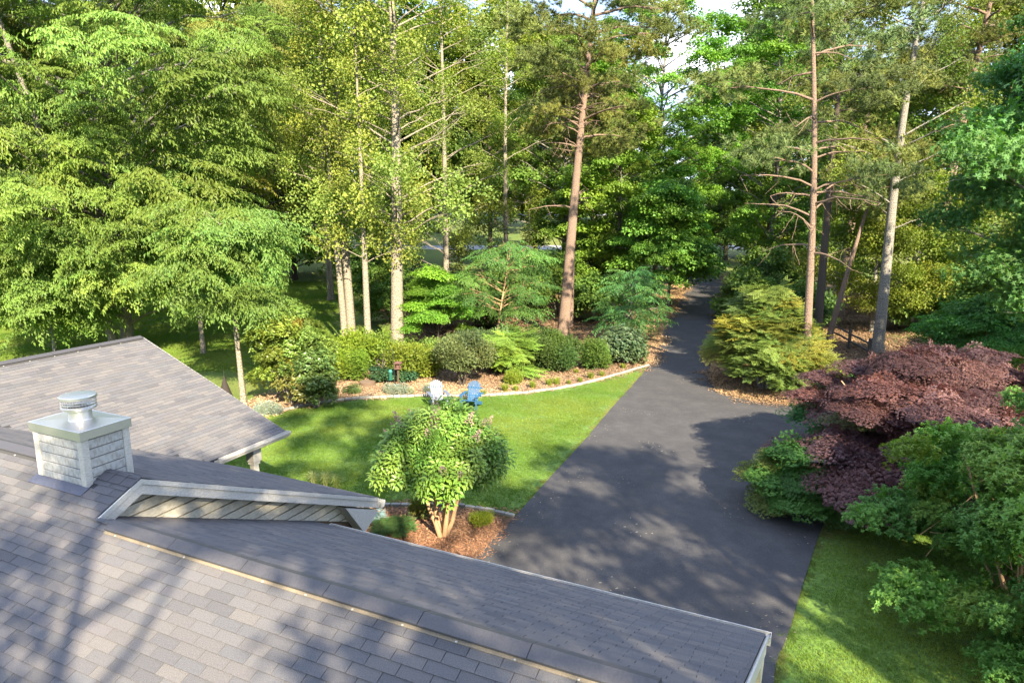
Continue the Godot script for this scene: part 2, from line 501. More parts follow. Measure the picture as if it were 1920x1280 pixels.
func basis_out(dir: Vector3, up: Vector3, s: float) -> Basis:   # local z along dir, y near up
	var z := dir.normalized()
	var x := up.cross(z)
	if x.length() < 0.05: x = Vector3(1, 0, 0).cross(z)
	x = x.normalized()
	return Basis(x * s, z.cross(x) * s, z * s)
func envelope(kind: String, f: float) -> float:   # crown radius at height fraction f of the crown
	match kind:
		"round": return sqrt(max(0.0, 1.0 - pow(f * 2.0 - 0.9, 2) * 0.83))
		"cone": return (1.0 - f) * 0.95 + 0.06
		"tall": return 0.45 + 0.55 * sin(PI * clampf(f * 0.9 + 0.12, 0, 1))
		"vase": return 0.65 + 0.45 * sin(PI * clampf(f * 0.85, 0, 1))
		"dome": return sqrt(max(0.0, 1.0 - f * f * 0.97))
	return 1.0
func limb(mb: MB, a: Vector3, b: Vector3, r: float, sag: float, sides := 5):
	var pts := []
	var rad := []
	var mid := (a + b) * 0.5 + Vector3(rr(-0.1, 0.1), sag, rr(-0.1, 0.1)) * a.distance_to(b) * 0.5
	for k in 6:
		var f := k / 5.0
		pts.append(a.lerp(mid, f).lerp(mid.lerp(b, f), f) + Vector3(rr(-1, 1), rr(-1, 1), rr(-1, 1)) * 0.02 * a.distance_to(b) * (1.0 if k > 0 and k < 5 else 0.0))
		rad.append(max(r * (1.0 - 0.78 * f), 0.008))
	mb.tube(pts, rad, sides, Color.WHITE, false)
	return pts
# o: at, h (height), r (trunk radius), lean (top offset), c0 (crown base height), rad (crown radius), env, lobes, lr (lobe radius), per (sprays per lobe), spray, size, col, bark
func tree(called: String, label: String, group: String, o: Dictionary) -> Node3D:
	rng.seed = hash(label) + int(o.get("seed", 0)) * 977 + int(o.at.x * 13.0) * 31 + int(o.at.z * 7.0)
	var at: Vector3 = o.at
	at.y = rise(at.z)
	var root := thing(called, label, "tree", at, group)
	var h: float = o.h
	var lean: Vector3 = o.get("lean", Vector3.ZERO)
	var wob := Vector3(rr(-1, 1), 0, rr(-1, 1)) * float(o.get("wobble", 0.2))
	var axis := func(f: float) -> Vector3:
		return Vector3(0, h * f, 0) + lean * f + wob * sin(f * 5.0) * f
	var tm := MB.new()
	var stems: int = o.get("stems", 1)
	var r0: float = o.r
	for s in stems:
		var off := Vector3.ZERO if s == 0 else Vector3(cos(s * 2.1), 0, sin(s * 2.1)) * r0 * 1.9
		var spread := Vector3.ZERO if s == 0 else off * float(o.get("spread", 1.2))
		var pts := []
		var rad := []
		for k in 13:
			var f := k / 12.0 * 0.96
			pts.append(axis.call(f) + off + spread * f * 3.0 + Vector3(0, -0.08 if k == 0 else 0.0, 0))
			rad.append(max(0.02, r0 * (1.0 - 0.85 * f) * (1.0 if s == 0 else 0.72)) * (1.45 if k == 0 else 1.0))
		pts.insert(1, pts[0].lerp(pts[1], 0.28)); rad.insert(1, lerpf(rad[0], rad[1], 0.8))
		tm.tube(pts, rad, 9, Color.WHITE, false)
	var c0: float = o.c0
	var cr: float = o.rad
	var lobes: int = o.lobes
	var lr: float = o.lr
	var xf := []
	var cols := []
	var size: float = o.get("size", 1.0)
	var flat: float = o.get("flat", 0.6)
	var droop: float = o.get("droop", 0.3)
	var base: Color = o.col
	var seen_only: bool = o.get("front", false)
	for i in lobes:
		var f := (i + r01()) / lobes
		var e := envelope(o.env, f) * cr
		var a := i * 2.39996 + rr(-0.5, 0.5)
		if seen_only and sin(a) < -0.25 and r01() < 0.6: a = -a
		if o.get("open", false) and sin(a) > 0.25 and r01() < 0.6: continue
		var d := e * sqrt(rr(0.12, 1.0))
		var y := lerpf(c0, h, f)
		var stem: Vector3 = axis.call(clampf(y / h, 0, 1))
		var ctr := stem + Vector3(cos(a) * d, rr(-0.3, 0.3), sin(a) * d)
		var rise_k: float = o.get("rise", 0.45)
		var joint: Vector3 = axis.call(clampf((y - d * rise_k) / h, 0.05, 0.97))
		var lp: Array = limb(tm, joint, ctr, clampf(r0 * 0.16 + d * 0.008, 0.012, r0 * 0.4) * float(o.get("twig", 1.0)), float(o.get("sag", 0.12)))
		var tone := rr(0.72, 1.3)
		var hue := rr(-0.12, 0.12)
		var rl := lr * rr(0.6, 1.35)
		for t in 3:
			var q := rand_dir()
			limb(tm, lp[3 + t % 2], ctr + q * rl * 0.75, 0.02 * clampf(r0 * 3.0, 0.5, 1.0), 0.05, 3)
		var out := Vector3(cos(a), rr(-0.12, 0.12), sin(a)).rotated(Vector3.UP, rr(-0.7, 0.7))
		var k := rl / lr
		xf.append(Transform3D(basis_out(out, (Vector3.UP + rand_dir() * 0.2).normalized(), k) * Basis.from_scale(Vector3(rr(0.85, 1.2), 1, rr(0.85, 1.2))), ctr))
		cols.append(tint(base, tone, hue))
	if o.has("dead"):   # bare branches under the crown
		for k in int(o.dead):
			var y := lerpf(o.dead0, o.dead1, r01())
			var p: Vector3 = axis.call(y / h)
			var a := rr(0, TAU)
			var l := rr(1.0, 3.2)
			var e := p + Vector3(cos(a) * l, rr(-0.5, 0.8), sin(a) * l)
			var lp: Array = limb(tm, p, e, 0.05, 0.3, 5)
			for t in 5:
				limb(tm, lp[2 + t % 4], lp[2 + t % 4] + rand_dir() * rr(0.4, 1.1) + Vector3(0, -0.2, 0), 0.016, -0.2, 3)
	part("trunk", tm, o.bark, root)
	var cm := scatter("crown", lobe(o.spray, lr, flat, o.per, droop, size), o.get("mat", M.leaf), root, xf, cols)
	cm.set_meta("kind", "stuff")
	return root
# a leafy mass close to the ground: o: at, rad (Vector3 radii), n, spray, size, col, stems
func shrub(called: String, label: String, category: String, group: String, o: Dictionary) -> Node3D:
	rng.seed = hash(label) + int(o.at.x * 17.0) * 31 + int(o.at.z * 5.0)
	var root := thing(called, label, category, o.at, group)
	var rad: Vector3 = o.rad
	var base: Color = o.col
	var lift: float = o.get("lift", 0.0)
	var mid := Vector3(0, rad.y + lift, 0) + Vector3(o.get("off", Vector3.ZERO))
	var tm := MB.new()
	for s in int(o.get("stems", 7)):
		var a := s * 2.4
		var foot := Vector3(cos(a), 0, sin(a)) * 0.05 * rad.x + Vector3(0, -0.05, 0)
		var tip := mid + Vector3(cos(a) * rad.x * rr(0.3, 0.75), rad.y * rr(-0.2, 0.6), sin(a) * rad.z * rr(0.3, 0.75))
		var lp: Array = limb(tm, foot, tip, float(o.get("stem_r", 0.03)), 0.12)
		for t in 4:
			limb(tm, lp[2 + t % 3], mid + rand_dir() * rad * rr(0.4, 0.7), 0.012, 0.1, 3)
	part("stem", tm, o.get("bark", M.bark_grey), root)
	var xf := []
	var cols := []
	var shape: String = o.get("shape", "ball")
	var count: int = o.get("lumps", 14)
	var small := minf(rad.x, minf(rad.y, rad.z))
	var rl: float = o.get("lump", clampf(1.55 * small / pow(count, 0.36), 0.06, 0.9))
	var inner := rad - Vector3.ONE * rl * 0.55
	for k in count:
		var f := (k + 0.5) / count
		var uy := lerpf(1.0, float(o.get("low", -0.75)), f)
		var q := sqrt(maxf(0.0, 1.0 - uy * uy))
		var an := k * 2.39996 + rr(-0.3, 0.3)
		var u := Vector3(q * cos(an), uy, q * sin(an))
		var rough: float = o.get("rough", 0.2)
		var p := u * rr(0.92 - rough, 0.92 + rough)
		if k % 4 == 3: p = u * rr(0.25, 0.6)
		if shape == "cone":
			var w := clampf(0.72 - p.y * 0.6, 0.12, 1.15)
			p = Vector3(p.x * w, p.y, p.z * w)
		var at := mid + p * inner
		at.y = maxf(at.y, rl * 0.3)
		var out := Vector3(u.x, 0.0, u.z).rotated(Vector3.UP, rr(-0.5, 0.5)) + Vector3(0.01, rr(-0.1, 0.1), 0)
		xf.append(Transform3D(basis_out(out, (Vector3.UP + u * float(o.get("face", 0.5)) + rand_dir() * 0.2).normalized(), rr(0.6, 1.45)), at))
		var kcol := base
		if o.has("col3") and r01() < float(o.mix3): kcol = o.col3
		elif o.has("col2") and r01() < float(o.get("mix", 0.3)): kcol = o.col2
		cols.append(tint(kcol, rr(0.7, 1.3), rr(-0.12, 0.12)))
	var fm := scatter("foliage", lobe(o.spray, rl, float(o.get("flat", 0.75)), maxi(6, int(o.n / count * 1.3)), float(o.get("droop", 0.3)), float(o.get("size", 1.0))), o.get("mat", M.leaf), root, xf, cols)
	fm.set_meta("kind", "stuff")
	return root
# ---------------------------------------------------------------- the house
# house axes: a runs away along the wing, b runs left along the main ridge, h is up
var house: Node3D
var tabs := []
func L(a: float, b: float, h: float) -> Vector3: return Vector3(6.0 - b, h, 5.0 - a)
const TAB := 0.316
const COURSE := 0.11
func prism(mb: MB, poly: Array, o: Vector3, ux: Vector3, uy: Vector3, ext: Vector3, col := Color.WHITE):
	var w := ux.cross(uy)
	if ext.dot(w) < 0:
		o += ext; ext = -ext
	var pp := PackedVector2Array(poly)
	if Geometry2D.is_polygon_clockwise(pp): pp.reverse()
	var at := func(q: Vector2) -> Vector3: return o + ux * q.x + uy * q.y
	var idx := Geometry2D.triangulate_polygon(pp)
	for k in range(0, idx.size(), 3):
		var a: Vector3 = at.call(pp[idx[k]])
		var b: Vector3 = at.call(pp[idx[k + 1]])
		var d: Vector3 = at.call(pp[idx[k + 2]])
		if (b - a).cross(d - a).dot(w) < 0:
			var t := b
			b = d; d = t
		mb.tri(a + ext, b + ext, d + ext, col); mb.tri(a, d, b, col)
	for k in pp.size():
		var p: Vector3 = at.call(pp[k])
		var q: Vector3 = at.call(pp[(k + 1) % pp.size()])
		mb.quad(p, q, q + ext, p + ext, col)
func ah(mb: MB, poly: Array, b0: float, b1: float):   # a polygon of (a, h) points, from b0 to b1
	prism(mb, poly, L(0, b0, 0), Vector3(0, 0, -1), Vector3.UP, Vector3(b0 - b1, 0, 0))
func bh(mb: MB, poly: Array, a0: float, a1: float):   # a polygon of (b, h) points, from a0 to a1
	prism(mb, poly, L(a0, 0, 0), Vector3(-1, 0, 0), Vector3.UP, Vector3(0, 0, a0 - a1))
# one slope: top edge from p to q (local), down vector (not unit); keep(local point) tells where it is not covered by another slope
func slope(p: Vector3, q: Vector3, down: Vector3, keep: Callable, phase := 0) -> Node3D:
	var d := down.normalized()
	var u := (q - p).normalized()
	var n := d.cross(u).normalized()
	if n.y < 0:
		n = -n
		var t := p
		p = q; q = t
		u = -u
	var len_u := p.distance_to(q)
	var len_d := down.length()
	var deck := MB.new()
	deck.hexa([p - n * 0.06 + down, q - n * 0.06 + down, q - n * 0.06, p - n * 0.06, p + down - n * 0.004, q + down - n * 0.004, q - n * 0.004, p - n * 0.004])
	var roof := part("roof", deck, M.felt, house)
	var rows := int(ceil(len_d / COURSE - 0.3))
	var s0 := u.dot(p)
	for r in rows:
		var shift := (0.5 if (r + phase) % 2 == 0 else 0.0) + 0.07 * sin(r * 2.7)
		var k0 := int(floor(s0 / TAB - shift)) - 1
		for k in range(k0, k0 + int(len_u / TAB) + 4):
			var x0: float = max((k + shift) * TAB, s0)
			var x1: float = min((k + 1 + shift) * TAB, s0 + len_u)
			if x1 - x0 < 0.03: continue
			var c := p + u * ((x0 + x1) * 0.5 - s0) + d * (r * COURSE)
			if not keep.call(c + d * COURSE * 0.5): continue
			var w := (x1 - x0) / TAB
			tabs.append([roof, Transform3D(Basis(u * w, n, d), c + n * rr(0.0, 0.002)), c])
	return roof
func lay_shingles():
	var mb := MB.new()
	var hw := TAB * 0.5 - 0.0035
	var tab_at := func(t: Transform3D) -> Array:
		var o := []
		for q in [[-hw, -0.004, COURSE], [hw, -0.004, COURSE], [hw, -0.004, -0.04], [-hw, -0.004, -0.04], [-hw, 0.013, COURSE], [hw, 0.013, COURSE], [hw, 0.002, -0.04], [-hw, 0.002, -0.04]]:
			o.append(t * Vector3(q[0], q[1], q[2]))
		return o
	mb.hexa(tab_at.call(Transform3D.IDENTITY))
	var shared := mb.mesh()
	var order := []
	for i in tabs.size():
		var w: Vector3 = house.transform * Vector3(tabs[i][2])
		var v := w - EYE
		var depth := -v.z * cos(pitch) - v.y * sin(pitch)
		var px := 960.0 + FOCAL * v.x / maxf(depth, 0.1)
		var py := 640.0 - FOCAL * (v.y * cos(pitch) - v.z * sin(pitch)) / maxf(depth, 0.1)
		var shows := depth > 0.5 and px > -10 and px < 1930 and py < 1290 and py > 600
		order.append([v.length() if shows else 1000.0 + v.length(), i])
	order.sort_custom(func(x, y): return x[0] < y[0])
	var rest := {}
	for j in order.size():
		var t = tabs[order[j][1]]
		var k := rng.randi_range(0, 8)
		if j < 300:
			put("shingle", shared, M.shingles[k], t[0], t[1])
		else:
			if not rest.has(t[0]): rest[t[0]] = MB.new()
			var col: Color = M.shingles[k].albedo_color.srgb_to_linear()
			rest[t[0]].hexa(tab_at.call(t[1]), tint(col, rr(0.94, 1.06)))
	for roof in rest:
		var o := part("shingles", rest[roof], M.shingle, roof)
		o.set_meta("kind", "stuff")
func ridge_vent(p: Vector3, q: Vector3, side: Vector3, s: float, flange: Material):   # side: horizontal unit across the ridge
	var u := (q - p).normalized()
	var total := p.distance_to(q)
	var n := int(ceil(total / 1.22))
	var seg := total / n
	var root := Node3D.new()
	root.name = "ridge_vent"; house.add_child(root, true)
	var up := Vector3.UP
	for k in n:
		var mb := MB.new()
		var a := p + u * (k * seg + 0.004) + up * (0.0015 * (k % 2))
		var b := p + u * ((k + 1) * seg - 0.004) + up * (0.0015 * (k % 2))
		for sg in [-1.0, 1.0]:
			var dn: Vector3 = side * sg * 0.12 - up * 0.12 * s
			var t0 := up * 0.066
			var t1 := up * 0.054
			var c := [a + t1 + dn, b + t1 + dn, b + t1, a + t1, a + t0 + dn, b + t0 + dn, b + t0, a + t0]
			mb.hexa(c)
		part("vent_cap", mb, M.vent, root)
	var dark := MB.new()
	var base := MB.new()
	for sg in [-1.0, 1.0]:
		var dn: Vector3 = side * sg * 0.10 - up * 0.10 * s
		dark.hexa([p + up * 0.018 + dn, q + up * 0.018 + dn, q + up * 0.018, p + up * 0.018, p + up * 0.053 + dn, q + up * 0.053 + dn, q + up * 0.053, p + up * 0.053])
		var d2: Vector3 = side * sg * 0.125 - up * 0.125 * s
		base.hexa([p + up * 0.012 + d2, q + up * 0.012 + d2, q + up * 0.012, p + up * 0.012, p + up * 0.02 + d2, q + up * 0.02 + d2, q + up * 0.02, p + up * 0.02])
	part("vent_filter", dark, M.vent_dark, root)
	part("vent_flange", base, flange, root)
	var nails := MB.new()
	for k in int(total / 0.55):
		for sg in [-1.0, 1.0]:
			nails.lathe(p + u * (0.2 + k * 0.55) + side * sg * 0.122 + up * (0.02 - 0.122 * s), [Vector2(0.012, 0), Vector2(0.012, 0.008), Vector2(0.0, 0.012)], 8)
	part("nail_head", nails, M.white, root)
func gutter(p: Vector3, q: Vector3, out: Vector3):   # hung below an eave edge from p to q
	var mb := MB.new()
	var prof := [Vector2(0, 0), Vector2(0.0, -0.12), Vector2(0.08, -0.12), Vector2(0.10, -0.07), Vector2(0.125, -0.045), Vector2(0.125, 0.0), Vector2(0.112, 0.0), Vector2(0.112, -0.04), Vector2(0.09, -0.062), Vector2(0.072, -0.11), Vector2(0.008, -0.11), Vector2(0.008, 0)]
	prism(mb, prof, p, out, Vector3.UP, q - p)
	for e in [[p, 1.0], [q, -1.0]]:
		var dirn: Vector3 = (q - p).normalized() * e[1]
		prism(mb, [Vector2(-0.002, 0.002), Vector2(-0.002, -0.122), Vector2(0.082, -0.122), Vector2(0.127, -0.047), Vector2(0.127, 0.002)], e[0] - dirn * 0.003, out, Vector3.UP, dirn * 0.004)
	part("gutter", mb, M.white, house)

func build_house():
	house = thing("house", "house with grey shingle roofs, white trim and a boxed chimney", "house")
	house.rotation.y = -atan2(620.0, sqrt(FOCAL * FOCAL + 256.0 * 256.0))
	var ca := cos(-house.rotation.y)
	var sa := sin(-house.rotation.y)
	house.position = Vector3(sa * 5.0 - ca * 6.0, 0, -ca * 5.0 - sa * 6.0)
	rng.seed = 5
	var S := 0.46
	var lr := 4.4           # garage ridge: a = 4.6
	var hr := 4.676         # main ridge: a = 5.2
	var main_h := func(a: float) -> float: return hr - S * absf(a - 5.2)
	var wing_h := func(b: float) -> float: return 4.55 - 0.394 * absf(b - 16.5)
	var always := func(_p: Vector3) -> bool: return true
	var over_main := func(p: Vector3) -> bool:
		return wing_h.call(6.0 - p.x) > main_h.call(5.0 - p.z) - 0.03
	var over_wing := func(p: Vector3) -> bool:
		return main_h.call(5.0 - p.z) > wing_h.call(6.0 - p.x) - 0.03
	var chim := func(p: Vector3) -> bool:
		var a := 5.0 - p.z
		var b := 6.0 - p.x
		return not (a > 4.93 and a < 5.54 and b > 8.22 and b < 9.12)
	slope(L(4.6, 21, lr), L(4.6, 0.42, lr), Vector3(0, -S, 1) * 3.75, always)
	slope(L(5.2, 21, hr), L(5.2, 7.58, hr), Vector3(0, -S, 1) * 0.601, chim)
	slope(L(4.6, 7.79, lr), L(4.6, 0.42, lr), Vector3(0, -S, -1) * 3.8, always)
	slope(L(5.2, 21, hr), L(5.2, 7.58, hr), Vector3(0, -S, -1) * 4.75, func(p: Vector3) -> bool: return over_wing.call(p) and chim.call(p))
	slope(L(11.86, 16.5, 4.55), L(5.4, 16.5, 4.55), Vector3(1, -0.394, 0) * 4.82, over_main)
	slope(L(11.86, 16.5, 4.55), L(5.4, 16.5, 4.55), Vector3(-1, -0.394, 0) * 4.82, over_main)
	lay_shingles()
	ridge_vent(L(4.6, 7.25, lr), L(4.6, 0.95, lr), Vector3(0, 0, 1), S, M.vent_base)
	ridge_vent(L(5.2, 16.2, hr), L(5.2, 9.3, hr), Vector3(0, 0, 1), S, M.vent_dark)
	ridge_vent(L(6.0, 16.5, 4.55), L(11.8, 16.5, 4.55), Vector3(1, 0, 0), 0.394, M.vent_dark)
	# ridge cap of the main roof between chimney and gable
	var cap := MB.new()
	for k in 3:
		for sg in [-1.0, 1.0]:
			var p := L(5.2, 8.19 - k * 0.21, hr + 0.016 - k * 0.002)
			var q := L(5.2, 7.97 - k * 0.21, hr + 0.022 - k * 0.002)
			var dn := Vector3(0, -S, sg) * 0.15
			cap.hexa([p + dn, q + dn, q, p, p + dn + Vector3.UP * 0.006, q + dn + Vector3.UP * 0.006, q + Vector3.UP * 0.006, p + Vector3.UP * 0.006], Color(0.17, 0.168, 0.178))
	part("ridge_cap", cap, M.shingle, house)
	# rake boards: a broad board and a slim moulding above it
	var rake := func(pts: Array, b0: float, deep: float):
		var lo := []
		for p in pts: lo.append(p)
		for k in range(pts.size() - 1, -1, -1): lo.append(pts[k] - Vector2(0, deep))
		var m1 := MB.new()
		ah(m1, lo.map(func(p): return p + Vector2(0, -0.03)), b0, b0 + 0.025)
		part("rake_board", m1, M.white, house)
		var hi := []
		for p in pts: hi.append(p + Vector2(0, 0.004))
		for k in range(pts.size() - 1, -1, -1): hi.append(pts[k] - Vector2(0, 0.06))
		var m2 := MB.new()
		ah(m2, hi, b0 - 0.022, b0 - 0.001)
		part("rake_moulding", m2, M.white, house)
	rake.call([Vector2(4.56, hr - S * 0.64), Vector2(5.2, hr), Vector2(9.95, hr - S * 4.75)], 7.56, 0.165)
	rake.call([Vector2(0.85, lr - S * 3.75), Vector2(4.6, lr), Vector2(8.4, lr - S * 3.8)], 0.40, 0.24)
	# soffits under the rakes
	var so := MB.new()
	ah(so, [Vector2(5.2, hr - 0.07), Vector2(9.9, hr - S * 4.7 - 0.07), Vector2(9.9, hr - S * 4.7 - 0.09), Vector2(5.2, hr - 0.09)], 7.59, 7.79)
	ah(so, [Vector2(4.6, lr - 0.07), Vector2(8.3, lr - S * 3.7 - 0.07), Vector2(8.3, lr - S * 3.7 - 0.09), Vector2(4.6, lr - 0.09)], 0.43, 0.70)
	part("soffit", so, M.cream, house)
	# gable wall of the main house above the garage roof: boards run level
	var gw := MB.new()
	ah(gw, [Vector2(4.6, 4.35), Vector2(5.2, hr - 0.08), Vector2(9.55, hr - S * 4.35 - 0.08), Vector2(9.55, 0.0), Vector2(8.3, 0.0), Vector2(8.3, lr - S * 3.7 - 0.08)], 7.82, 7.92)
	var gable := part("gable_wall", gw, M.old_wood, house)
	var y := 0.1
	while y < 4.6:
		var y1 := y + 0.132
		var lo0: float = max(4.62 + (lr - y) / S, 8.42 if y < 2.66 else 0.0)
		var hi0: float = min(5.2 + (hr - 0.1 - y) / S, 9.44)
		var lo1: float = max(4.62 + (lr - y1) / S, 8.42 if y1 < 2.66 else 0.0)
		var hi1: float = min(5.2 + (hr - 0.1 - y1) / S, 9.44)
		if y > lr - 0.02: lo0 = 5.2 - (hr - 0.1 - y) / S
		if y1 > lr - 0.02: lo1 = 5.2 - (hr - 0.1 - y1) / S
		if hi1 - lo1 > 0.05 or hi0 - lo0 > 0.05:
			var bm := MB.new()
			var lap := 0.016
			var o0 := 7.805
			# a wedge: thick at the lower edge, thin at the upper
			var P := [L(lo0, 7.82, y), L(hi0, 7.82, y), L(hi1, 7.82, y1 + 0.0), L(lo1, 7.82, y1 + 0.0)]
			var Q := [L(lo0, o0 - lap, y + 0.004), L(hi0, o0 - lap, y + 0.004), L(hi1, o0 - lap, y1), L(lo1, o0 - lap, y1)]
			bm.quad(Q[0], Q[1], Q[2], Q[3]); bm.quad(P[0], P[1], Q[1], Q[0]); bm.quad(P[1], P[2], Q[2], Q[1]); bm.quad(P[3], P[0], Q[0], Q[3]); bm.quad(Q[3], Q[2], P[2], P[3])
			part("siding_board", bm, M.cream, gable)
		y += 0.15
	var corner := MB.new()
	corner.bevel(L(9.5, 7.80, 1.33), Vector3(0.06, 2.66, 0.10), 0.004)
	part("corner_board", corner, M.white, house)
	# boxed eave returns
	var ret := MB.new()
	ah(ret, [Vector2(9.0, hr - S * 3.8 - 0.24), Vector2(9.93, hr - S * 4.73 - 0.24), Vector2(9.93, 2.22), Vector2(9.50, 1.98)], 7.57, 7.79)
	part("eave_return", ret, M.white, house)
	var ret2 := MB.new()
	ah(ret2, [Vector2(7.62, lr - S * 3.02 - 0.24), Vector2(8.38, lr - S * 3.78 - 0.24), Vector2(8.38, 2.40), Vector2(7.98, 2.14)], 0.41, 0.70)
	part("eave_return", ret2, M.cream, house)
	# fascia and gutters
	var fa := MB.new()
	fa.box((L(8.385, 0.43, 2.57) + L(8.385, 7.5, 2.57)) * 0.5, Vector3(7.07, 0.15, 0.02))
	fa.box((L(9.935, 7.6, 2.41) + L(9.935, 11.75, 2.41)) * 0.5, Vector3(4.15, 0.15, 0.02))
	fa.box((L(9.75, 11.70, 2.56) + L(11.85, 11.70, 2.56)) * 0.5, Vector3(0.02, 0.15, 2.1))
	part("fascia", fa, M.white, house)
	gutter(L(8.40, 0.36, lr - S * 3.8 - 0.025), L(8.40, 7.5, lr - S * 3.8 - 0.025), Vector3(0, 0, -1))
	gutter(L(9.95, 7.50, hr - S * 4.75 - 0.07), L(9.95, 11.55, hr - S * 4.75 - 0.07), Vector3(0, 0, -1))
	gutter(L(9.85, 11.68, 4.55 - 0.394 * 4.82 + 0.005), L(11.9, 11.68, 4.55 - 0.394 * 4.82 + 0.005), Vector3(1, 0, 0))
	var wr := MB.new()
	bh(wr, [Vector2(11.70, 2.64), Vector2(16.5, 4.545), Vector2(16.5, 4.36), Vector2(11.70, 2.46)], 11.865, 11.89)
	part("rake_board", wr, M.white, house)
	# walls
	var wl := MB.new()
	ah(wl, [Vector2(1.25, 0), Vector2(8.0, 0), Vector2(8.0, lr - S * 3.4 - 0.09), Vector2(4.6, lr - 0.09), Vector2(1.25, lr - S * 3.35 - 0.09)], 0.72, 7.8)
	part("wall", wl, M.cream, house)
	var wm := MB.new()
	ah(wm, [Vector2(1.25, 0), Vector2(9.5, 0), Vector2(9.5, 2.55), Vector2(5.2, hr - 0.12), Vector2(1.25, 2.7)], 7.93, 20.7)
	part("wall", wm, M.cream, house)
	var ww := MB.new()
	bh(ww, [Vector2(14.0, 0), Vector2(20.8, 0), Vector2(20.8, 2.7), Vector2(16.5, 4.42), Vector2(14.0, 3.4)], 9.5, 11.5)
	part("wall", ww, M.cream, house)
	var dsp := MB.new()
	dsp.bevel(L(8.08, 0.66, 1.2), Vector3(0.08, 2.4, 0.06), 0.008)
	part("downspout", dsp, M.cream, house)
	# porch post
	var post := MB.new()
	post.bevel(L(11.1, 11.98, 0.12), Vector3(0.24, 0.24, 0.24), 0.01)
	post.bevel(L(11.1, 11.98, 1.15), Vector3(0.15, 2.0, 0.15), 0.012)
	post.bevel(L(11.1, 11.98, 2.08), Vector3(0.20, 0.09, 0.20), 0.01)
	post.bevel(L(11.1, 11.98, 2.29), Vector3(0.25, 0.36, 0.25), 0.01)
	part("porch_post", post, M.white, house)
	var beam := MB.new()
	beam.bevel((L(9.8, 11.98, 2.5) + L(11.6, 11.98, 2.5)) * 0.5, Vector3(0.14, 0.16, 1.8), 0.006)
	part("porch_beam", beam, M.white, house)
	# chimney
	var ch := MB.new()
	var a0 := 4.926
	var a1 := 5.54
	var b0 := 8.19
	var b1 := 9.15
	ch.box((L(a0, b0, 4.72) + L(a1, b1, 4.72)) * 0.5, Vector3(b1 - b0 - 0.05, 0.86, a1 - a0 - 0.05))
	var chimney := part("chimney", ch, M.old_wood, house)
	for k in 6:
		var y0 := 4.40 + k * 0.125
		var fb := MB.new()
		fb.bevel((L(a0 + 0.012, b0 + 0.085, y0 + 0.061) + L(a0 + 0.012, b1 - 0.085, y0 + 0.061)) * 0.5, Vector3(b1 - b0 - 0.16, 0.114, 0.022), 0.004)
		part("siding_board", fb, M.siding, chimney)
		var rb := MB.new()
		rb.bevel((L(a0 + 0.085, b0 + 0.012, y0 + 0.061) + L(a1 - 0.085, b0 + 0.012, y0 + 0.061)) * 0.5, Vector3(0.022, 0.114, a1 - a0 - 0.16), 0.004)
		part("siding_board", rb, M.siding, chimney)
	for q in [[a0 + 0.035, b0 + 0.035], [a0 + 0.035, b1 - 0.035], [a1 - 0.035, b0 + 0.035], [a1 - 0.035, b1 - 0.035]]:
		var cb := MB.new()
		cb.bevel(L(q[0], q[1], 4.73), Vector3(0.094, 0.88, 0.094), 0.006)
		part("corner_board", cb, M.white, chimney)
	var top := MB.new()
	var lo := []
	for q in [[a0 - 0.035, b1 + 0.035], [a0 - 0.035, b0 - 0.035], [a1 + 0.035, b0 - 0.035], [a1 + 0.035, b1 + 0.035]]: lo.append(L(q[0], q[1], 5.165))
	var hi := []
	for q in lo: hi.append(q + Vector3(0, 0.115, 0))
	top.hexa(lo + hi)
	var apex := L((a0 + a1) * 0.5, (b0 + b1) * 0.5, 5.31)
	for k in 4: top.tri(hi[k] + Vector3(0, 0.002, 0), hi[(k + 1) % 4] + Vector3(0, 0.002, 0), apex)
	for k in 4: top.tube([hi[k], hi[(k + 1) % 4]], [0.006, 0.006], 6)
	part("chimney_cap", top, M.steel, chimney)
	var fc := L((a0 + a1) * 0.5, (b0 + b1) * 0.5 - 0.02, 5.28)
	var fl := MB.new()
	fl.lathe(fc, [Vector2(0.15, 0.0), Vector2(0.135, 0.03), Vector2(0.135, 0.17)], 32)
	fl.lathe(fc, [Vector2(0.12, 0.16), Vector2(0.20, 0.165), Vector2(0.205, 0.19), Vector2(0.2, 0.195), Vector2(0.12, 0.18)], 32)
	part("flue_collar", fl, M.steel, chimney)
	var cg := MB.new()
	for k in 36:
		var an := TAU * k / 36.0
		var q := fc + Vector3(cos(an), 0, sin(an)) * 0.197
		cg.tube([q + Vector3(0, 0.19, 0), q + Vector3(0, 0.315, 0)], [0.0032, 0.0032], 4, Color.WHITE, false)
	for r in 4:
		cg.lathe(fc + Vector3(0, 0.20 + r * 0.033, 0), [Vector2(0.2, 0), Vector2(0.204, 0.004), Vector2(0.2, 0.008), Vector2(0.195, 0.004), Vector2(0.2, 0)], 32)
	part("flue_cage", cg, M.steel, chimney)
	var lid := MB.new()
	lid.lathe(fc, [Vector2(0.21, 0.30), Vector2(0.216, 0.306), Vector2(0.216, 0.332), Vector2(0.205, 0.34), Vector2(0.1, 0.35), Vector2(0.0, 0.352)], 40)
	part("flue_lid", lid, M.steel, chimney)
	var fs := MB.new()
	var nn := Vector3(0, 1, S).normalized()
	for q in [[4.80, 4.925, 8.13, 9.2]]:
		var pz := [L(q[0], q[3], hr - S * (5.2 - q[0])), L(q[0], q[2], hr - S * (5.2 - q[0])), L(q[1], q[2], hr - S * (5.2 - q[1])), L(q[1], q[3], hr - S * (5.2 - q[1]))]
		var pl := []
		for p in pz: pl.append(p + nn * 0.012)
		for p in pz: pl.append(p + nn * 0.019)
		fs.hexa(pl)
	part("flashing", fs, M.flash, chimney)
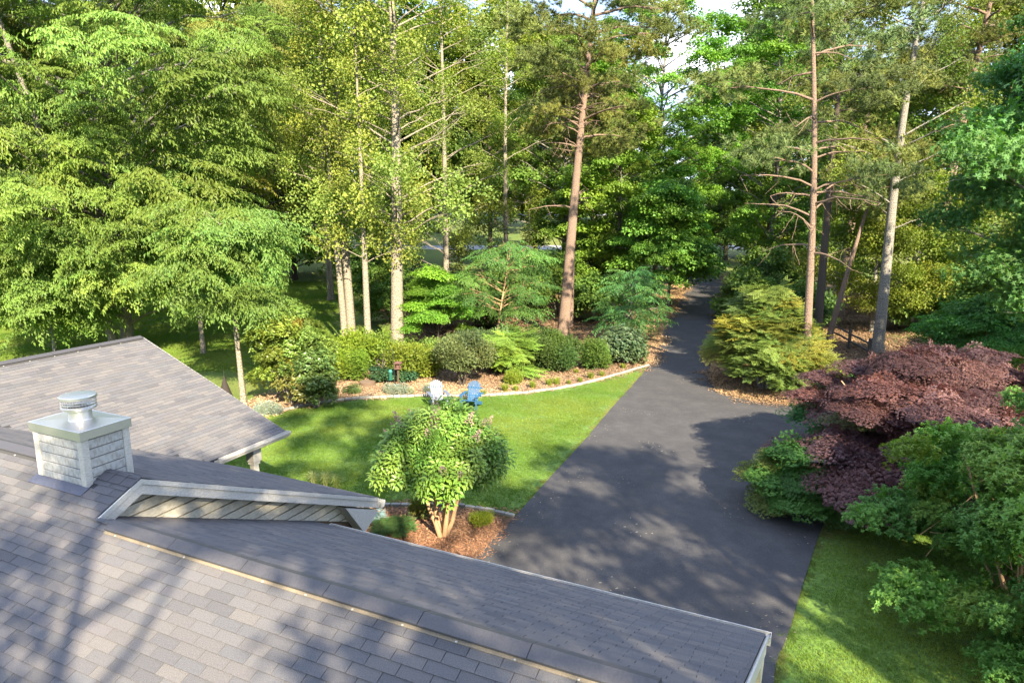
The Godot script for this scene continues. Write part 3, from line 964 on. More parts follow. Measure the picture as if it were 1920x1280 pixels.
# ---------------------------------------------------------------- ground, lawn, drive, beds
var lawn_poly := PackedVector2Array()
var drive_poly := PackedVector2Array()
var bed_poly := PackedVector2Array()
var lilac_poly := PackedVector2Array()
var verge_poly := PackedVector2Array()
func smooth_line(pts: Array, n := 6) -> PackedVector2Array:
	var out := PackedVector2Array()
	for i in pts.size() - 1:
		var p0: Vector2 = pts[max(i - 1, 0)]
		var p1: Vector2 = pts[i]
		var p2: Vector2 = pts[i + 1]
		var p3: Vector2 = pts[min(i + 2, pts.size() - 1)]
		for k in n: out.append(p1.cubic_interpolate(p2, p0, p3, float(k) / n))
	out.append(pts[-1])
	return out
func sheet(called: String, poly: PackedVector2Array, y: float, m: Material) -> MeshInstance3D:
	var mb := MB.new()
	var idx := Geometry2D.triangulate_polygon(poly)
	for k in range(0, idx.size(), 3):
		var p := []
		for j in 3: p.append(Vector3(poly[idx[k + j]].x, y, poly[idx[k + j]].y))
		if (p[1] - p[0]).cross(p[2] - p[0]).y < 0: mb.tri(p[0], p[2], p[1])
		else: mb.tri(p[0], p[1], p[2])
	return setting(called, mb, m)
func fill_poly(poly: PackedVector2Array, step: float, zmin := -1000.0) -> Array:
	var lo := poly[0]
	var hi := poly[0]
	for p in poly:
		lo = Vector2(min(lo.x, p.x), min(lo.y, p.y)); hi = Vector2(max(hi.x, p.x), max(hi.y, p.y))
	var out := []
	var z: float = max(lo.y, zmin)
	while z < hi.y:
		var x := lo.x
		while x < hi.x:
			var p := Vector2(x + rr(-0.3, 0.3) * step, z + rr(-0.3, 0.3) * step)
			if Geometry2D.is_point_in_polygon(p, poly): out.append(p)
			x += step
		z += step
	return out
func near_edge(p: Vector2, poly: PackedVector2Array, d: float) -> bool:
	for i in poly.size():
		if Geometry2D.get_closest_point_to_segment(p, poly[i], poly[(i + 1) % poly.size()]).distance_to(p) < d: return true
	return false
func strew(called: String, label: String, cat: String, mesh: Mesh, m: Material, pts: Array, y: float, col: Color, size: float, dry: Color, dry_amt: float):
	var fn := FastNoiseLite.new()
	fn.seed = 4; fn.frequency = 0.22
	var xf := []
	var cols := []
	for p in pts:
		xf.append(Transform3D(Basis(Vector3.UP, rr(0, TAU)).scaled(Vector3.ONE * size * rr(0.85, 1.15)), Vector3(p.x, y, p.y)))
		var k := clampf(0.5 + fn.get_noise_2d(p.x, p.y) * 1.3 + rr(-0.25, 0.25), 0, 1) * dry_amt
		cols.append(tint(col.lerp(dry, k), rr(0.85, 1.15)))
	var o := scatter(numbered(called), mesh, m, self, xf, cols)
	o.set_meta("kind", "stuff"); o.set_meta("label", label); o.set_meta("category", cat)

func build_ground():
	rng.seed = 21
	# outlines, from the photograph's pixels on the flat ground
	var left := smooth_line([g2(830, 1150), g2(890, 1050), g2(965, 970), g2(1030, 897), g2(1093, 829), g2(1150, 762), g2(1190, 718), g2(1216, 686), g2(1233, 652), g2(1252, 606), g2(1276, 562), g2(1298, 530)])
	var right := smooth_line([g2(1361, 530), g2(1352, 570), g2(1342, 620), g2(1333, 675), g2(1331, 708), g2(1345, 732), g2(1385, 747), g2(1450, 757), g2(1520, 767), g2(1562, 800), g2(1572, 870), g2(1558, 945), g2(1534, 1010), g2(1508, 1090), g2(1480, 1185), g2(1450, 1290), Vector2(3.2, -6.5)])
	drive_poly = left.duplicate()
	drive_poly.append_array(right)
	drive_poly.append(Vector2(-1.2, -8.0))
	var edge := smooth_line([g2(440, 790), g2(500, 777), g2(560, 764), g2(640, 751), g2(720, 746), g2(800, 743), g2(890, 743), g2(980, 738), g2(1060, 727), g2(1130, 711), g2(1216, 686)])
	var lil := smooth_line([g2(640, 962), g2(705, 951), g2(780, 950), g2(870, 952), g2(965, 970)])
	lawn_poly = edge.duplicate()
	for k in range(left.size() - 1, -1, -1):
		if left[k].y > g2(1216, 690).y and left[k].y < g2(965, 972).y: lawn_poly.append(left[k])
	# the drive side runs away from the camera, so it was added from far to near; then the lilac bed's edge and the house side
	for k in range(lil.size() - 1, -1, -1): lawn_poly.append(lil[k])
	lawn_poly.append(g2(560, 990)); lawn_poly.append(g2(380, 900)); lawn_poly.append(g2(360, 800))
	lilac_poly = lil.duplicate()
	lilac_poly.append_array(PackedVector2Array([g2(892, 1048), g2(860, 1100), g2(560, 1060), g2(560, 985)]))
	bed_poly = edge.duplicate()
	bed_poly.append_array(PackedVector2Array([g2(1240, 640), g2(1180, 640), g2(1050, 655), g2(900, 668), g2(760, 678), g2(620, 700), g2(520, 735), g2(440, 760)]))
	verge_poly = PackedVector2Array([g2(1536, 1008), g2(1510, 1088), g2(1482, 1183), g2(1452, 1288), Vector2(3.3, -6.6), Vector2(12, -6.6), Vector2(16, -16), Vector2(9.5, -16.2)])
	# the land
	var xs := [-1500.0, -500.0, -240.0, -140.0, -100.0, -80.0]
	for k in 141: xs.append(-70.0 + k)
	xs.append_array([80.0, 100.0, 140.0, 240.0, 500.0, 1500.0])
	var zs := [60.0, 40.0, 20.0, 10.0]
	for k in 72: zs.append(0.0 - k)
	zs.append_array([-72.0, -76.0, -80.0, -86.0, -92.0, -98.0, -104.0, -108.0, -112.0, -116.0, -124.0, -132.0, -140.0, -150.0, -160.0, -168.0, -176.0, -200.0, -240.0, -300.0, -500.0, -900.0, -1500.0])
	var fn := FastNoiseLite.new()
	fn.seed = 8; fn.frequency = 0.09; fn.fractal_octaves = 4
	var grass := Color(0.125, 0.200, 0.028)
	var dry := Color(0.22, 0.24, 0.05)
	var litter := Color(0.125, 0.075, 0.040)
	var straw := Color(0.30, 0.185, 0.085)
	var lit_poly := PackedVector2Array([g2(612, 690), g2(760, 640), g2(720, 560), g2(800, 520), Vector2(-10, -78), Vector2(20, -78), Vector2(60, -70), Vector2(60, -34), Vector2(26, -30), Vector2(20, -22), g2(1515, 766), g2(1380, 748), g2(1330, 705), g2(1216, 690), g2(1000, 720)])
	var straw_l := PackedVector2Array([g2(1216, 690), g2(1302, 520), g2(1262, 520), g2(1215, 600), g2(1180, 660)])
	var straw_r := PackedVector2Array([g2(1350, 525), g2(1400, 525), g2(1420, 600), g2(1470, 730), g2(1580, 760), g2(1540, 775), g2(1380, 755), g2(1325, 720), g2(1330, 660)])
	var clearing := PackedVector2Array([g2(1660, 640), g2(1700, 590), g2(1800, 590), g2(1860, 640)])
	var colour := func(x: float, z: float) -> Color:
		var nz := fn.get_noise_2d(x * 2.0, z * 2.0)
		var p := Vector2(x, z) + Vector2(nz, fn.get_noise_2d(x * 2.0 + 90.0, z * 2.0)) * 1.5
		var c := grass.lerp(dry, clampf(0.45 + nz * 1.6, 0.0, 1.0) * 0.8)
		if Geometry2D.is_point_in_polygon(p, lit_poly) and not Geometry2D.is_point_in_polygon(p, clearing):
			c = litter.lerp(straw, clampf(0.25 + nz * 1.5, 0, 1) * 0.7)
		if Geometry2D.is_point_in_polygon(p, straw_l) or Geometry2D.is_point_in_polygon(p, straw_r): c = straw.lerp(litter, clampf(nz * 1.2, 0, 0.6))
		return c
	var land := MB.new()
	var cs := []
	for z in zs:
		var row := []
		for x in xs: row.append(colour.call(x, z) if absf(x) < 200.0 else grass)
		cs.append(row)
	for i in zs.size() - 1:
		for j in xs.size() - 1:
			var q := [[i, j], [i, j + 1], [i + 1, j + 1], [i + 1, j]]
			var p := []
			for e in q: p.append(Vector3(xs[e[1]], rise(zs[e[0]]), zs[e[0]]))
			for t in [[0, 1, 2], [0, 2, 3]]:
				var nn: Vector3 = (p[t[1]] - p[t[0]]).cross(p[t[2]] - p[t[0]]).normalized()
				for s in [t[0], t[2], t[1]]:
					land.v.append(p[s]); land.n.append(nn); land.c.append(cs[q[s][0]][q[s][1]])
	setting("ground", land, M.ground)
	sheet("lawn", lawn_poly, 0.006, M.lawn)
	sheet("lawn_verge", verge_poly, 0.006, M.lawn)
	sheet("planting_bed", bed_poly, 0.012, M.bark_bed)
	sheet("mulch_bed", lilac_poly, 0.012, M.mulch)
	sheet("driveway", drive_poly, 0.02, M.asphalt)
	# the far drive climbs to the street
	var far := MB.new()
	var dl := g2(1298, 530)
	var dr := g2(1361, 530)
	var prev := [Vector3(dl.x, 0.02, dl.y + 0.2), Vector3(dr.x, 0.02, dr.y + 0.2)]
	for k in [[-72.0, 0.0], [-80.0, 0.4], [-86.0, 1.0], [-92.0, 1.8], [-98.0, 2.6], [-104.0, 3.4]]:
		var w := 0.0
		var now := [Vector3(dl.x + k[1] * 0.8 - w, rise(k[0]) + 0.02, k[0]), Vector3(dr.x + k[1] * 0.8 + w, rise(k[0]) + 0.02, k[0])]
		far.quad(prev[0], prev[1], now[1], now[0])
		prev = now
	setting("driveway", far, M.asphalt)
	var st := MB.new()
	st.quad(Vector3(-300, rise(-104) + 0.012, -104), Vector3(300, rise(-104) + 0.012, -104), Vector3(300, rise(-112) + 0.012, -112), Vector3(-300, rise(-112) + 0.012, -112))
	setting("street", st, M.street)
	var ln := MB.new()
	ln.quad(Vector3(-60, rise(-160) + 0.03, -160), Vector3(40, rise(-160) + 0.03, -160), Vector3(40, rise(-176) + 0.03, -176), Vector3(-60, rise(-176) + 0.03, -176))
	setting("lane", ln, M.street)
	# turf and chips
	var turf := fill_poly(lawn_poly, 0.52)
	turf.append_array(fill_poly(verge_poly, 0.55))
	turf = turf.filter(func(p): return not near_edge(p, drive_poly, 0.3) and not near_edge(p, bed_poly, 0.3))
	strew("lawn_grass", "short mown green grass covering the lawn beside the driveway", "grass", SPRAY.turf.mesh(), M.leaf, turf, 0.005, Color(0.125, 0.235, 0.028), 1.0, Color(0.24, 0.295, 0.05), 0.8)
	var edge_grass := []
	for poly in [lawn_poly, verge_poly]:
		for i in poly.size():
			var a: Vector2 = poly[i]
			var b: Vector2 = poly[(i + 1) % poly.size()]
			for k in int(a.distance_to(b) / 0.08): edge_grass.append(a.lerp(b, r01()) + Vector2(rr(-0.1, 0.1), rr(-0.1, 0.1)))
	strew("edge_grass", "ragged dry grass along the edges of the lawn", "grass", SPRAY.turf.mesh(), M.leaf, edge_grass, 0.005, Color(0.15, 0.20, 0.035), 0.28, Color(0.30, 0.26, 0.10), 1.0)
	strew("wood_mulch", "reddish brown wood chip mulch under the small lilac tree", "mulch", SPRAY.chips.mesh(), M.chip, fill_poly(lilac_poly, 0.42), 0.01, Color(0.24, 0.115, 0.06), 1.0, Color(0.36, 0.20, 0.11), 0.8)
	strew("bark_mulch", "pale brown bark mulch in the long planting bed", "mulch", SPRAY.chips.mesh(), M.chip, fill_poly(bed_poly, 0.6), 0.01, Color(0.26, 0.165, 0.10), 1.3, Color(0.46, 0.32, 0.19), 0.9)
	var sp := fill_poly(straw_l, 0.7)
	sp.append_array(fill_poly(straw_r, 0.7))
	sp = sp.filter(func(p): return not Geometry2D.is_point_in_polygon(p, drive_poly))
	strew("pine_straw", "orange brown pine straw beside the narrow driveway", "leaf litter", SPRAY.chips.mesh(), M.chip, sp, 0.004, Color(0.26, 0.155, 0.075), 1.4, Color(0.42, 0.28, 0.14), 1.0)
	var deb := fill_poly(drive_poly, 0.95).filter(func(p): return r01() < (0.8 if near_edge(p, drive_poly, 0.7) else 0.1))
	var bits := MB.new()
	for k in 9:
		var p := Vector3(rr(-0.5, 0.5), rr(0.002, 0.008), rr(-0.5, 0.5))
		var dd := Vector3(rr(-1, 1), rr(0, 0.15), rr(-1, 1)).normalized() * rr(0.012, 0.03)
		var ww := dd.cross(Vector3.UP).normalized() * rr(0.004, 0.012)
		bits.quad(p - dd - ww, p + dd - ww, p + dd + ww, p - dd + ww, vary(0.5))
	strew("fallen_petals", "scattered fallen petals, needles and bits of leaf on the driveway", "leaf litter", bits.mesh(), M.chip, deb, 0.021, Color(0.20, 0.165, 0.10), 1.0, Color(0.33, 0.29, 0.21), 1.0)
	var lt := fill_poly(lit_poly, 1.1).filter(func(p): return p.y > -62.0 and absf(p.x) < 40.0 and not Geometry2D.is_point_in_polygon(p, drive_poly))
	strew("fallen_leaves", "brown fallen leaves on the woodland floor", "leaf litter", SPRAY.chips.mesh(), M.chip, lt, 0.004, Color(0.12, 0.07, 0.04), 1.9, Color(0.30, 0.19, 0.10), 0.9)
	var cl := fill_poly(PackedVector2Array([g2(612, 660), g2(560, 690), g2(380, 700), Vector2(-30, -30), Vector2(-50, -45), Vector2(-45, -72), Vector2(-14, -72), g2(640, 560)]), 1.0)
	strew("meadow_grass", "longer sunlit grass under the tall trees", "grass", SPRAY.turf.mesh(), M.leaf, cl, 0.0, Color(0.125, 0.235, 0.028), 1.9, Color(0.24, 0.295, 0.05), 0.8)
	# stone edging, block by block
	var blocks := []
	for k in 4:
		var b := MB.new()
		b.bevel(Vector3(0, 0.05, 0), Vector3(0.275, 0.09 + 0.008 * k, 0.11), 0.014)
		blocks.append(b.mesh())
	var rows := [[edge, "curved edging of pale stone blocks between lawn and long planting bed"], [lil, "short edging of pale stone blocks round the lilac's mulch bed"]]
	for rw in rows:
		var root := thing("stone_edging", rw[1], "edging")
		var line: PackedVector2Array = rw[0]
		var carry := 0.0
		for i in line.size() - 1:
			var a := line[i]
			var b := line[i + 1]
			var l := a.distance_to(b)
			var s := carry
			while s < l:
				var p := a.lerp(b, s / l)
				var dir := (b - a).normalized()
				put("block", blocks[rng.randi_range(0, 3)], [M.stone, M.stone_b, M.stone_c][rng.randi_range(0, 2)], root, Transform3D(Basis(Vector3.UP, atan2(-dir.y, dir.x) + rr(-0.05, 0.05)), Vector3(p.x, rr(-0.008, 0.012), p.y)))
				s += 0.29
			carry = s - l

# ---------------------------------------------------------------- garden things
func armchair(label: String, at: Vector3, turn: float, m: Material):
	var root := thing("garden_chair", label, "chair", at)
	root.rotation.y = turn   # faces local +z
	for s in [-1.0, 1.0]:
		var fl := MB.new()
		fl.bevel(Vector3(s * 0.31, 0.27, 0.30), Vector3(0.03, 0.54, 0.10), 0.005)
		part("leg", fl, m, root)
		var rail := MB.new()   # side rail that runs from the front leg down to the ground behind
		var t := Transform3D(Basis(Vector3.RIGHT, -0.30), Vector3(s * 0.28, 0.20, -0.08))
		rail.bevel(Vector3.ZERO, Vector3(0.028, 0.13, 0.86), 0.005, t)
		part("leg", rail, m, root)
		var arm := MB.new()
		arm.bevel(Vector3(s * 0.345, 0.555, 0.02), Vector3(0.14, 0.024, 0.74), 0.008)
		part("armrest", arm, m, root)
		var br := MB.new()
		br.bevel(Vector3(s * 0.345, 0.48, 0.30), Vector3(0.03, 0.12, 0.07), 0.004)
		part("arm_bracket", br, m, root)
	for k in 6:
		var st := MB.new()
		var t := Transform3D(Basis(Vector3.RIGHT, -0.25), Vector3(0, 0.37 - k * 0.024, 0.33 - k * 0.088))
		st.bevel(Vector3.ZERO, Vector3(0.56, 0.022, 0.078), 0.005, t)
		part("seat_slat", st, m, root)
	for k in 7:
		var x := (k - 3) * 0.079
		var hgt := 0.82 - 0.9 * x * x * 2.2
		var bs := MB.new()
		var t := Transform3D(Basis(Vector3.FORWARD, (k - 3) * 0.018) * Basis(Vector3.RIGHT, -0.36), Vector3(x * 0.82, 0.24, -0.14))
		bs.bevel(Vector3(0, hgt * 0.5, 0), Vector3(0.054, hgt, 0.02), 0.006, t)
		part("back_slat", bs, m, root)
	for y in [0.32, 0.62]:
		var cr := MB.new()
		cr.bevel(Vector3(0, y + 0.1, -0.18 - y * 0.38), Vector3(0.66, 0.06, 0.03), 0.005)
		part("back_rail", cr, m, root)

func build_garden():
	rng.seed = 33
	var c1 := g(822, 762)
	armchair("blue slatted armchair toned paler, as sunlit and faded, beside a deeper blue one", Vector3(c1.x, 0.008, c1.z), 0.35, M.sunlit_blue)
	var c2 := g(884, 764)
	armchair("deep blue slatted wooden armchair at the lawn's edge", Vector3(c2.x, 0.008, c2.z), -0.30, M.blue)
	# tree stump
	var s := g(689, 722)
	var stump := thing("tree_stump", "low round sawn stump in the bark mulch", "stump", s)
	var sb := MB.new()
	sb.lathe(Vector3.ZERO, [Vector2(0.42, -0.05), Vector2(0.37, 0.06), Vector2(0.355, 0.17), Vector2(0.34, 0.185)], 22)
	part("bark", sb, M.old_wood, stump)
	var stp := MB.new()
	stp.lathe(Vector3.ZERO, [Vector2(0.338, 0.184), Vector2(0.2, 0.19), Vector2(0.0, 0.188)], 22)
	part("cut_top", stp, mat(Color(0.27, 0.19, 0.13), 0.9, M.grain, Vector3.ONE * 1.5), stump)
	# bird feeders
	var f := g(733, 735)
	var tube := thing("bird_feeder", "green tube bird feeder hanging from a dark hooked pole", "bird feeder", f)
	var pole := MB.new()
	pole.tube([Vector3(0.16, -0.1, 0), Vector3(0.16, 1.7, 0), Vector3(0.13, 1.86, 0), Vector3(0.06, 1.9, 0), Vector3(0, 1.84, 0), Vector3(0, 1.74, 0)], [0.012, 0.012, 0.011, 0.01, 0.009, 0.006], 7)
	part("pole", pole, M.dark_metal, tube)
	var wire := MB.new()
	wire.tube([Vector3(0, 1.76, 0), Vector3(0, 1.0, 0)], [0.004, 0.004], 5)
	part("wire", wire, M.dark_metal, tube)
	var bodyf := MB.new()
	bodyf.lathe(Vector3(0, 0.55, 0), [Vector2(0, 0), Vector2(0.10, 0.0), Vector2(0.105, 0.02), Vector2(0.075, 0.03), Vector2(0.075, 0.36)], 20)
	part("seed_tube", bodyf, M.green_metal, tube)
	var dome := MB.new()
	dome.lathe(Vector3(0, 0.55, 0), [Vector2(0.095, 0.35), Vector2(0.09, 0.4), Vector2(0.06, 0.45), Vector2(0.0, 0.47)], 20)
	part("dome", dome, mat(Color(0.04, 0.16, 0.14), 0.25), tube)
	var f2 := g(747, 728)
	var box := thing("bird_feeder", "small reddish wooden box feeder on a post among shrubs", "bird feeder", f2)
	var bp := MB.new()
	bp.bevel(Vector3(0, 0.42, 0), Vector3(0.05, 0.95, 0.05), 0.005)
	part("post", bp, M.red_wood, box)
	var bb := MB.new()
	bb.bevel(Vector3(0, 0.91, 0), Vector3(0.28, 0.03, 0.28), 0.005)
	for q in [[-1, -1], [1, -1], [1, 1], [-1, 1]]: bb.bevel(Vector3(q[0] * 0.11, 1.04, q[1] * 0.11), Vector3(0.03, 0.24, 0.03), 0.004)
	bb.bevel(Vector3(0, 1.03, 0), Vector3(0.12, 0.22, 0.12), 0.004)
	part("hopper", bb, M.red_wood, box)
	var rf := MB.new()
	bb = MB.new()
	for k in 4:
		var p := [Vector3(-0.19, 1.16, 0.19), Vector3(0.19, 1.16, 0.19), Vector3(0.19, 1.16, -0.19), Vector3(-0.19, 1.16, -0.19)]
		rf.tri(p[k], p[(k + 1) % 4], Vector3(0, 1.25, 0)); rf.tri(p[(k + 1) % 4], p[k], Vector3(0, 1.165, 0))
	part("roof", rf, M.red_wood, box)
	# dark cone of netting beside the young tree
	var cn := g(423, 745)
	var cone := thing("plant_cloche", "dark pointed netting cone standing behind the roof edge", "cloche", cn)
	var cm := MB.new()
	cm.lathe(Vector3.ZERO, [Vector2(0.30, 0.0), Vector2(0.17, 0.42), Vector2(0.06, 0.78), Vector2(0.0, 1.0)], 14)
	part("netting", cm, mat(Color(0.045, 0.035, 0.03), 0.9, M.grain, Vector3.ONE * 4.0), cone)
	var ct := MB.new()
	ct.tube([Vector3(0, 0.9, 0), Vector3(0.01, 1.25, 0)], [0.012, 0.006], 6)
	part("finial", ct, M.dark_metal, cone)
	# split-rail fence
	var fr := thing("split_rail_fence", "short weathered dark split-rail fence behind the maple", "fence", g(1618, 672))
	var fa := Vector3(0.15, 0, 0.3)
	var fb := g(1560, 635) - fr.position
	var fp := [fa, fa.lerp(fb, 0.5), fb]
	for p in fp:
		var pm := MB.new()
		pm.bevel(p + Vector3(0, 0.55, 0), Vector3(0.15, 1.2, 0.13), 0.02)
		part("post", pm, M.rail, fr)
	for k in 2:
		for y in [0.45, 0.85]:
			var rm := MB.new()
			rm.tube([fp[k] + Vector3(0, y, 0), fp[k].lerp(fp[k + 1], 0.5) + Vector3(0, y + 0.03, 0), fp[k + 1] + Vector3(0, y - 0.02, 0)], [0.05, 0.06, 0.05], 6)
			part("rail", rm, M.rail, fr)
	# a white outbuilding far off to the left
	var sh := thing("outbuilding", "white outbuilding half hidden beyond the big left tree", "building", Vector3(-62, rise(-84), -84))
	var wl := MB.new()
	wl.box(Vector3(0, 1.3, 0), Vector3(9, 2.6, 6))
	part("wall", wl, M.white, sh)
	var ro := MB.new()
	prism(ro, [Vector2(-3.4, 2.55), Vector2(0, 4.3), Vector2(3.4, 2.55)], Vector3(-4.8, 0, 0), Vector3(0, 0, -1), Vector3.UP, Vector3(9.6, 0, 0))
	part("roof", ro, M.vent, sh)
	for x in [-2.6, 2.4]:
		var wn := MB.new()
		wn.box(Vector3(x, 1.5, 3.01), Vector3(1.1, 1.2, 0.05))
		part("window", wn, M.glass, sh)
	var dm := MB.new()
	dm.box(Vector3(0, 1.0, 3.01), Vector3(0.95, 2.0, 0.06))
	part("door", dm, M.cream, sh)
# ---------------------------------------------------------------- planting
const LIME := Color(0.240, 0.299, 0.060)
const FRESH := Color(0.145, 0.240, 0.037)
const MID := Color(0.120, 0.206, 0.037)
const DEEP := Color(0.076, 0.143, 0.032)
const TEAL := Color(0.083, 0.200, 0.063)
const OLIVE := Color(0.164, 0.189, 0.052)
const NEEDLE := Color(0.184, 0.211, 0.057)
const WINE := Color(0.130, 0.066, 0.063)

func build_woods():
	# the big feathery tree behind the wing and its neighbours on the left
	tree("feathery_tree", "huge feathery broadleaf tree spreading behind the wing's roof", "", {at = g(240, 652), h = 24.0, r = 0.34, lean = Vector3(0.5, 0, 0), wobble = 0.4, stems = 3, spread = 3.0, c0 = 3.2, rad = 8.2, env = "vase", lobes = 118, lr = 1.7, per = 38, spray = "feather", size = 1.15, col = Color(0.171, 0.257, 0.052), bark = M.bark_grey, flat = 0.7, droop = 0.4, front = true})
	tree("feathery_tree", "feathery yellow-green tree with pale forked limbs at the lawn's far left", "", {at = Vector3(-33, 0, -46), h = 25.0, r = 0.36, stems = 3, spread = 4.0, wobble = 0.5, c0 = 5.0, rad = 8.5, env = "vase", lobes = 96, lr = 1.9, per = 34, spray = "feather", size = 1.25, col = Color(0.221, 0.257, 0.067), bark = M.bark_pale, flat = 0.65, droop = 0.45, front = true})
	tree("feathery_tree", "pale topped feathery tree rising behind the huge left tree", "", {at = Vector3(-22, 0, -56), h = 29.0, r = 0.36, stems = 2, wobble = 0.5, c0 = 9.0, rad = 8.0, env = "tall", lobes = 80, lr = 2.0, per = 28, spray = "feather", size = 1.35, col = Color(0.234, 0.268, 0.063), bark = M.bark_grey, flat = 0.45, droop = 0.55, front = true})
	tree("young_tree", "young slim tree with blue-green leaves beside the netting cone", "", {at = g(457, 757), h = 7.6, r = 0.13, lean = Vector3(-0.3, 0, 0.0), wobble = 0.25, stems = 1, c0 = 4.4, rad = 1.6, env = "tall", lobes = 18, lr = 0.95, per = 34, spray = "feather", size = 0.85, col = Color(0.158, 0.251, 0.052), bark = M.bark_pale, flat = 0.45, droop = 0.5})
	tree("young_tree", "small thin tree on the sunny grass beyond the roof ridge", "", {at = g(104, 672), h = 6.2, r = 0.12, c0 = 2.0, rad = 2.4, env = "round", lobes = 20, lr = 0.9, per = 22, spray = "feather", size = 0.9, col = FRESH, bark = M.bark_grey})
	tree("young_tree", "slender pale trunk standing alone behind the wing's far corner", "", {at = g(381, 662), h = 7.0, r = 0.14, c0 = 3.6, rad = 2.6, env = "round", lobes = 18, lr = 1.0, per = 24, spray = "feather", size = 1.0, col = FRESH, bark = M.bark_pale})
	# pale-barked trees by the planting bed
	var gum := {r = 0.30, c0 = 7.4, rad = 4.6, env = "tall", lobes = 72, lr = 1.3, per = 10, spray = "flutter", size = 1.0, col = LIME, bark = M.bark_pale, flat = 0.8, wobble = 0.25, open = true, twig = 0.6}
	tree("pale_barked_tree", "tall twin-stemmed tree with mottled pale bark by the bright shrubs", "", gum.merged({at = g(660, 648), h = 25.0, r = 0.27, stems = 2, spread = 0.4, lean = Vector3(-0.4, 0, 0), lobes = 66}, true))
	tree("pale_barked_tree", "slimmest pale-barked tree between the twin stems and the thick trunk", "", gum.merged({at = g(691, 664), h = 17.0, r = 0.20, rad = 3.4, lobes = 34, c0 = 5.6}, true))
	tree("pale_barked_tree", "thick-trunked tall tree with spotted pale bark behind the stump", "", gum.merged({at = g(745, 657), h = 26.0, r = 0.38, rad = 5.6, lobes = 104, lean = Vector3(0.5, 0, 0), c0 = 7.0}, true))
	tree("pale_barked_tree", "tall yellow-green tree deeper in the wood behind the thick trunk", "", gum.merged({at = Vector3(-5.2, 0, -54), h = 27.0, rad = 6.0, lobes = 74, c0 = 4.0, r = 0.26, col = Color(0.189, 0.235, 0.034)}, true))
	tree("pale_barked_tree", "lofty airy tree behind the dogwood with sky in its crown", "", gum.merged({at = Vector3(-0.5, 0, -60), h = 29.0, rad = 5.0, lobes = 64, c0 = 3.0, r = 0.24, col = Color(0.177, 0.228, 0.034)}, true))
	tree("pale_barked_tree", "tall sunlit tree in the gap between feathery and pale-barked trees", "", gum.merged({at = Vector3(-15.5, 0, -58), h = 27.0, rad = 6.0, lobes = 62, c0 = 5.0, r = 0.28, col = Color(0.189, 0.240, 0.037)}, true))
	# pines
	var pine := {env = "round", lobes = 30, lr = 1.15, per = 26, spray = "needle", size = 1.25, col = NEEDLE, bark = M.bark_pine, mat = M.needle, flat = 0.5, rise = 0.15, sag = 0.22, droop = 0.1, wobble = 0.3}
	tree("pine_tree", "tall pine with a bare reddish trunk and tangled dead branches beside the azalea", "", pine.merged({at = g(1055, 634), h = 23.0, r = 0.37, lean = Vector3(1.7, 0, 0), c0 = 12.0, rad = 4.6, lobes = 34, dead = 26, dead0 = 7.5, dead1 = 15.0}, true))
	tree("pine_tree", "thin leaning pinkish pine trunk just behind the tall pine", "", pine.merged({at = g(1070, 612), h = 15.0, r = 0.17, c0 = 11.0, rad = 2.2, lobes = 12, lean = Vector3(0.3, 0, 0)}, true))
	tree("pine_tree", "slim straight pine at the corner of the parking pad", "", pine.merged({at = g(1509, 746), h = 20.0, r = 0.19, lean = Vector3(-1.1, 0, 0), c0 = 8.5, rad = 3.6, lobes = 12, per = 20, col = Color(0.120, 0.160, 0.052), dead = 18, dead0 = 5.5, dead1 = 14.0}, true))
	tree("pine_tree", "leaning slender pine trunk between the corner pine and the grey trunk", "", pine.merged({at = g(1550, 648), h = 12.0, r = 0.18, lean = Vector3(2.4, 0, 0), c0 = 8.0, rad = 2.2, lobes = 12}, true))
	tree("pine_tree", "tall red-barked pine deep behind the corner pine", "", pine.merged({at = Vector3(24.2, 0, -50), h = 25.0, r = 0.33, lean = Vector3(1.4, 0, 0), c0 = 15.0, rad = 4.0, lobes = 16, dead = 14, dead0 = 8.0, dead1 = 15.0}, true))
	tree("pine_tree", "thick leaning pine rising above the star-leaved tree at the right", "", pine.merged({at = Vector3(28.0, 0, -46), h = 25.0, r = 0.42, lean = Vector3(2.2, 0, 0), c0 = 15.0, rad = 4.2, lobes = 24, dead = 22, dead0 = 9.0, dead1 = 20.0}, true))
	tree("pine_tree", "dark straight pine trunk hard behind the corner pine", "", pine.merged({at = g(1530, 652), h = 22.0, r = 0.26, c0 = 13.0, rad = 3.4, lobes = 22, bark = M.bark_dark}, true))
	# the grey trunk and the broadleaf trees round it
	tree("grey_barked_tree", "tall tree with a thick grey trunk behind the red maple", "", gum.merged({at = g(1645, 660), h = 25.0, r = 0.31, lean = Vector3(0.4, 0, 0), wobble = 0.7, c0 = 7.5, rad = 5.5, lobes = 40, bark = M.bark_grey, col = Color(0.158, 0.206, 0.037)}, true))
	tree("star_leaved_tree", "blue-green star-leaved tree filling the right behind the maple", "", {at = Vector3(20.6, 0, -24.5), h = 15.0, r = 0.26, c0 = 4.0, rad = 5.3, env = "tall", lobes = 64, lr = 1.35, per = 30, spray = "star", size = 1.1, col = Color(0.094, 0.219, 0.065), bark = M.bark_grey, flat = 0.6, droop = 0.5})
	var maple := {r = 0.24, env = "round", lr = 1.7, spray = "broad", size = 1.0, per = 24, lobes = 58, bark = M.bark_grey, flat = 0.45, droop = 0.4, front = true, wobble = 0.3}
	tree("maple_tree", "bright green maple arching over the far narrow driveway", "", maple.merged({at = Vector3(13.0, 0, -62), h = 28.0, c0 = 3.2, rad = 7.0, lobes = 84, col = Color(0.152, 0.303, 0.037)}, true))
	tree("maple_tree", "bright maple with a slim brown trunk beside the pine straw", "", maple.merged({at = Vector3(9.0, 0, -58), h = 16.0, c0 = 3.4, rad = 5.0, lobes = 44, col = Color(0.196, 0.303, 0.039)}, true))
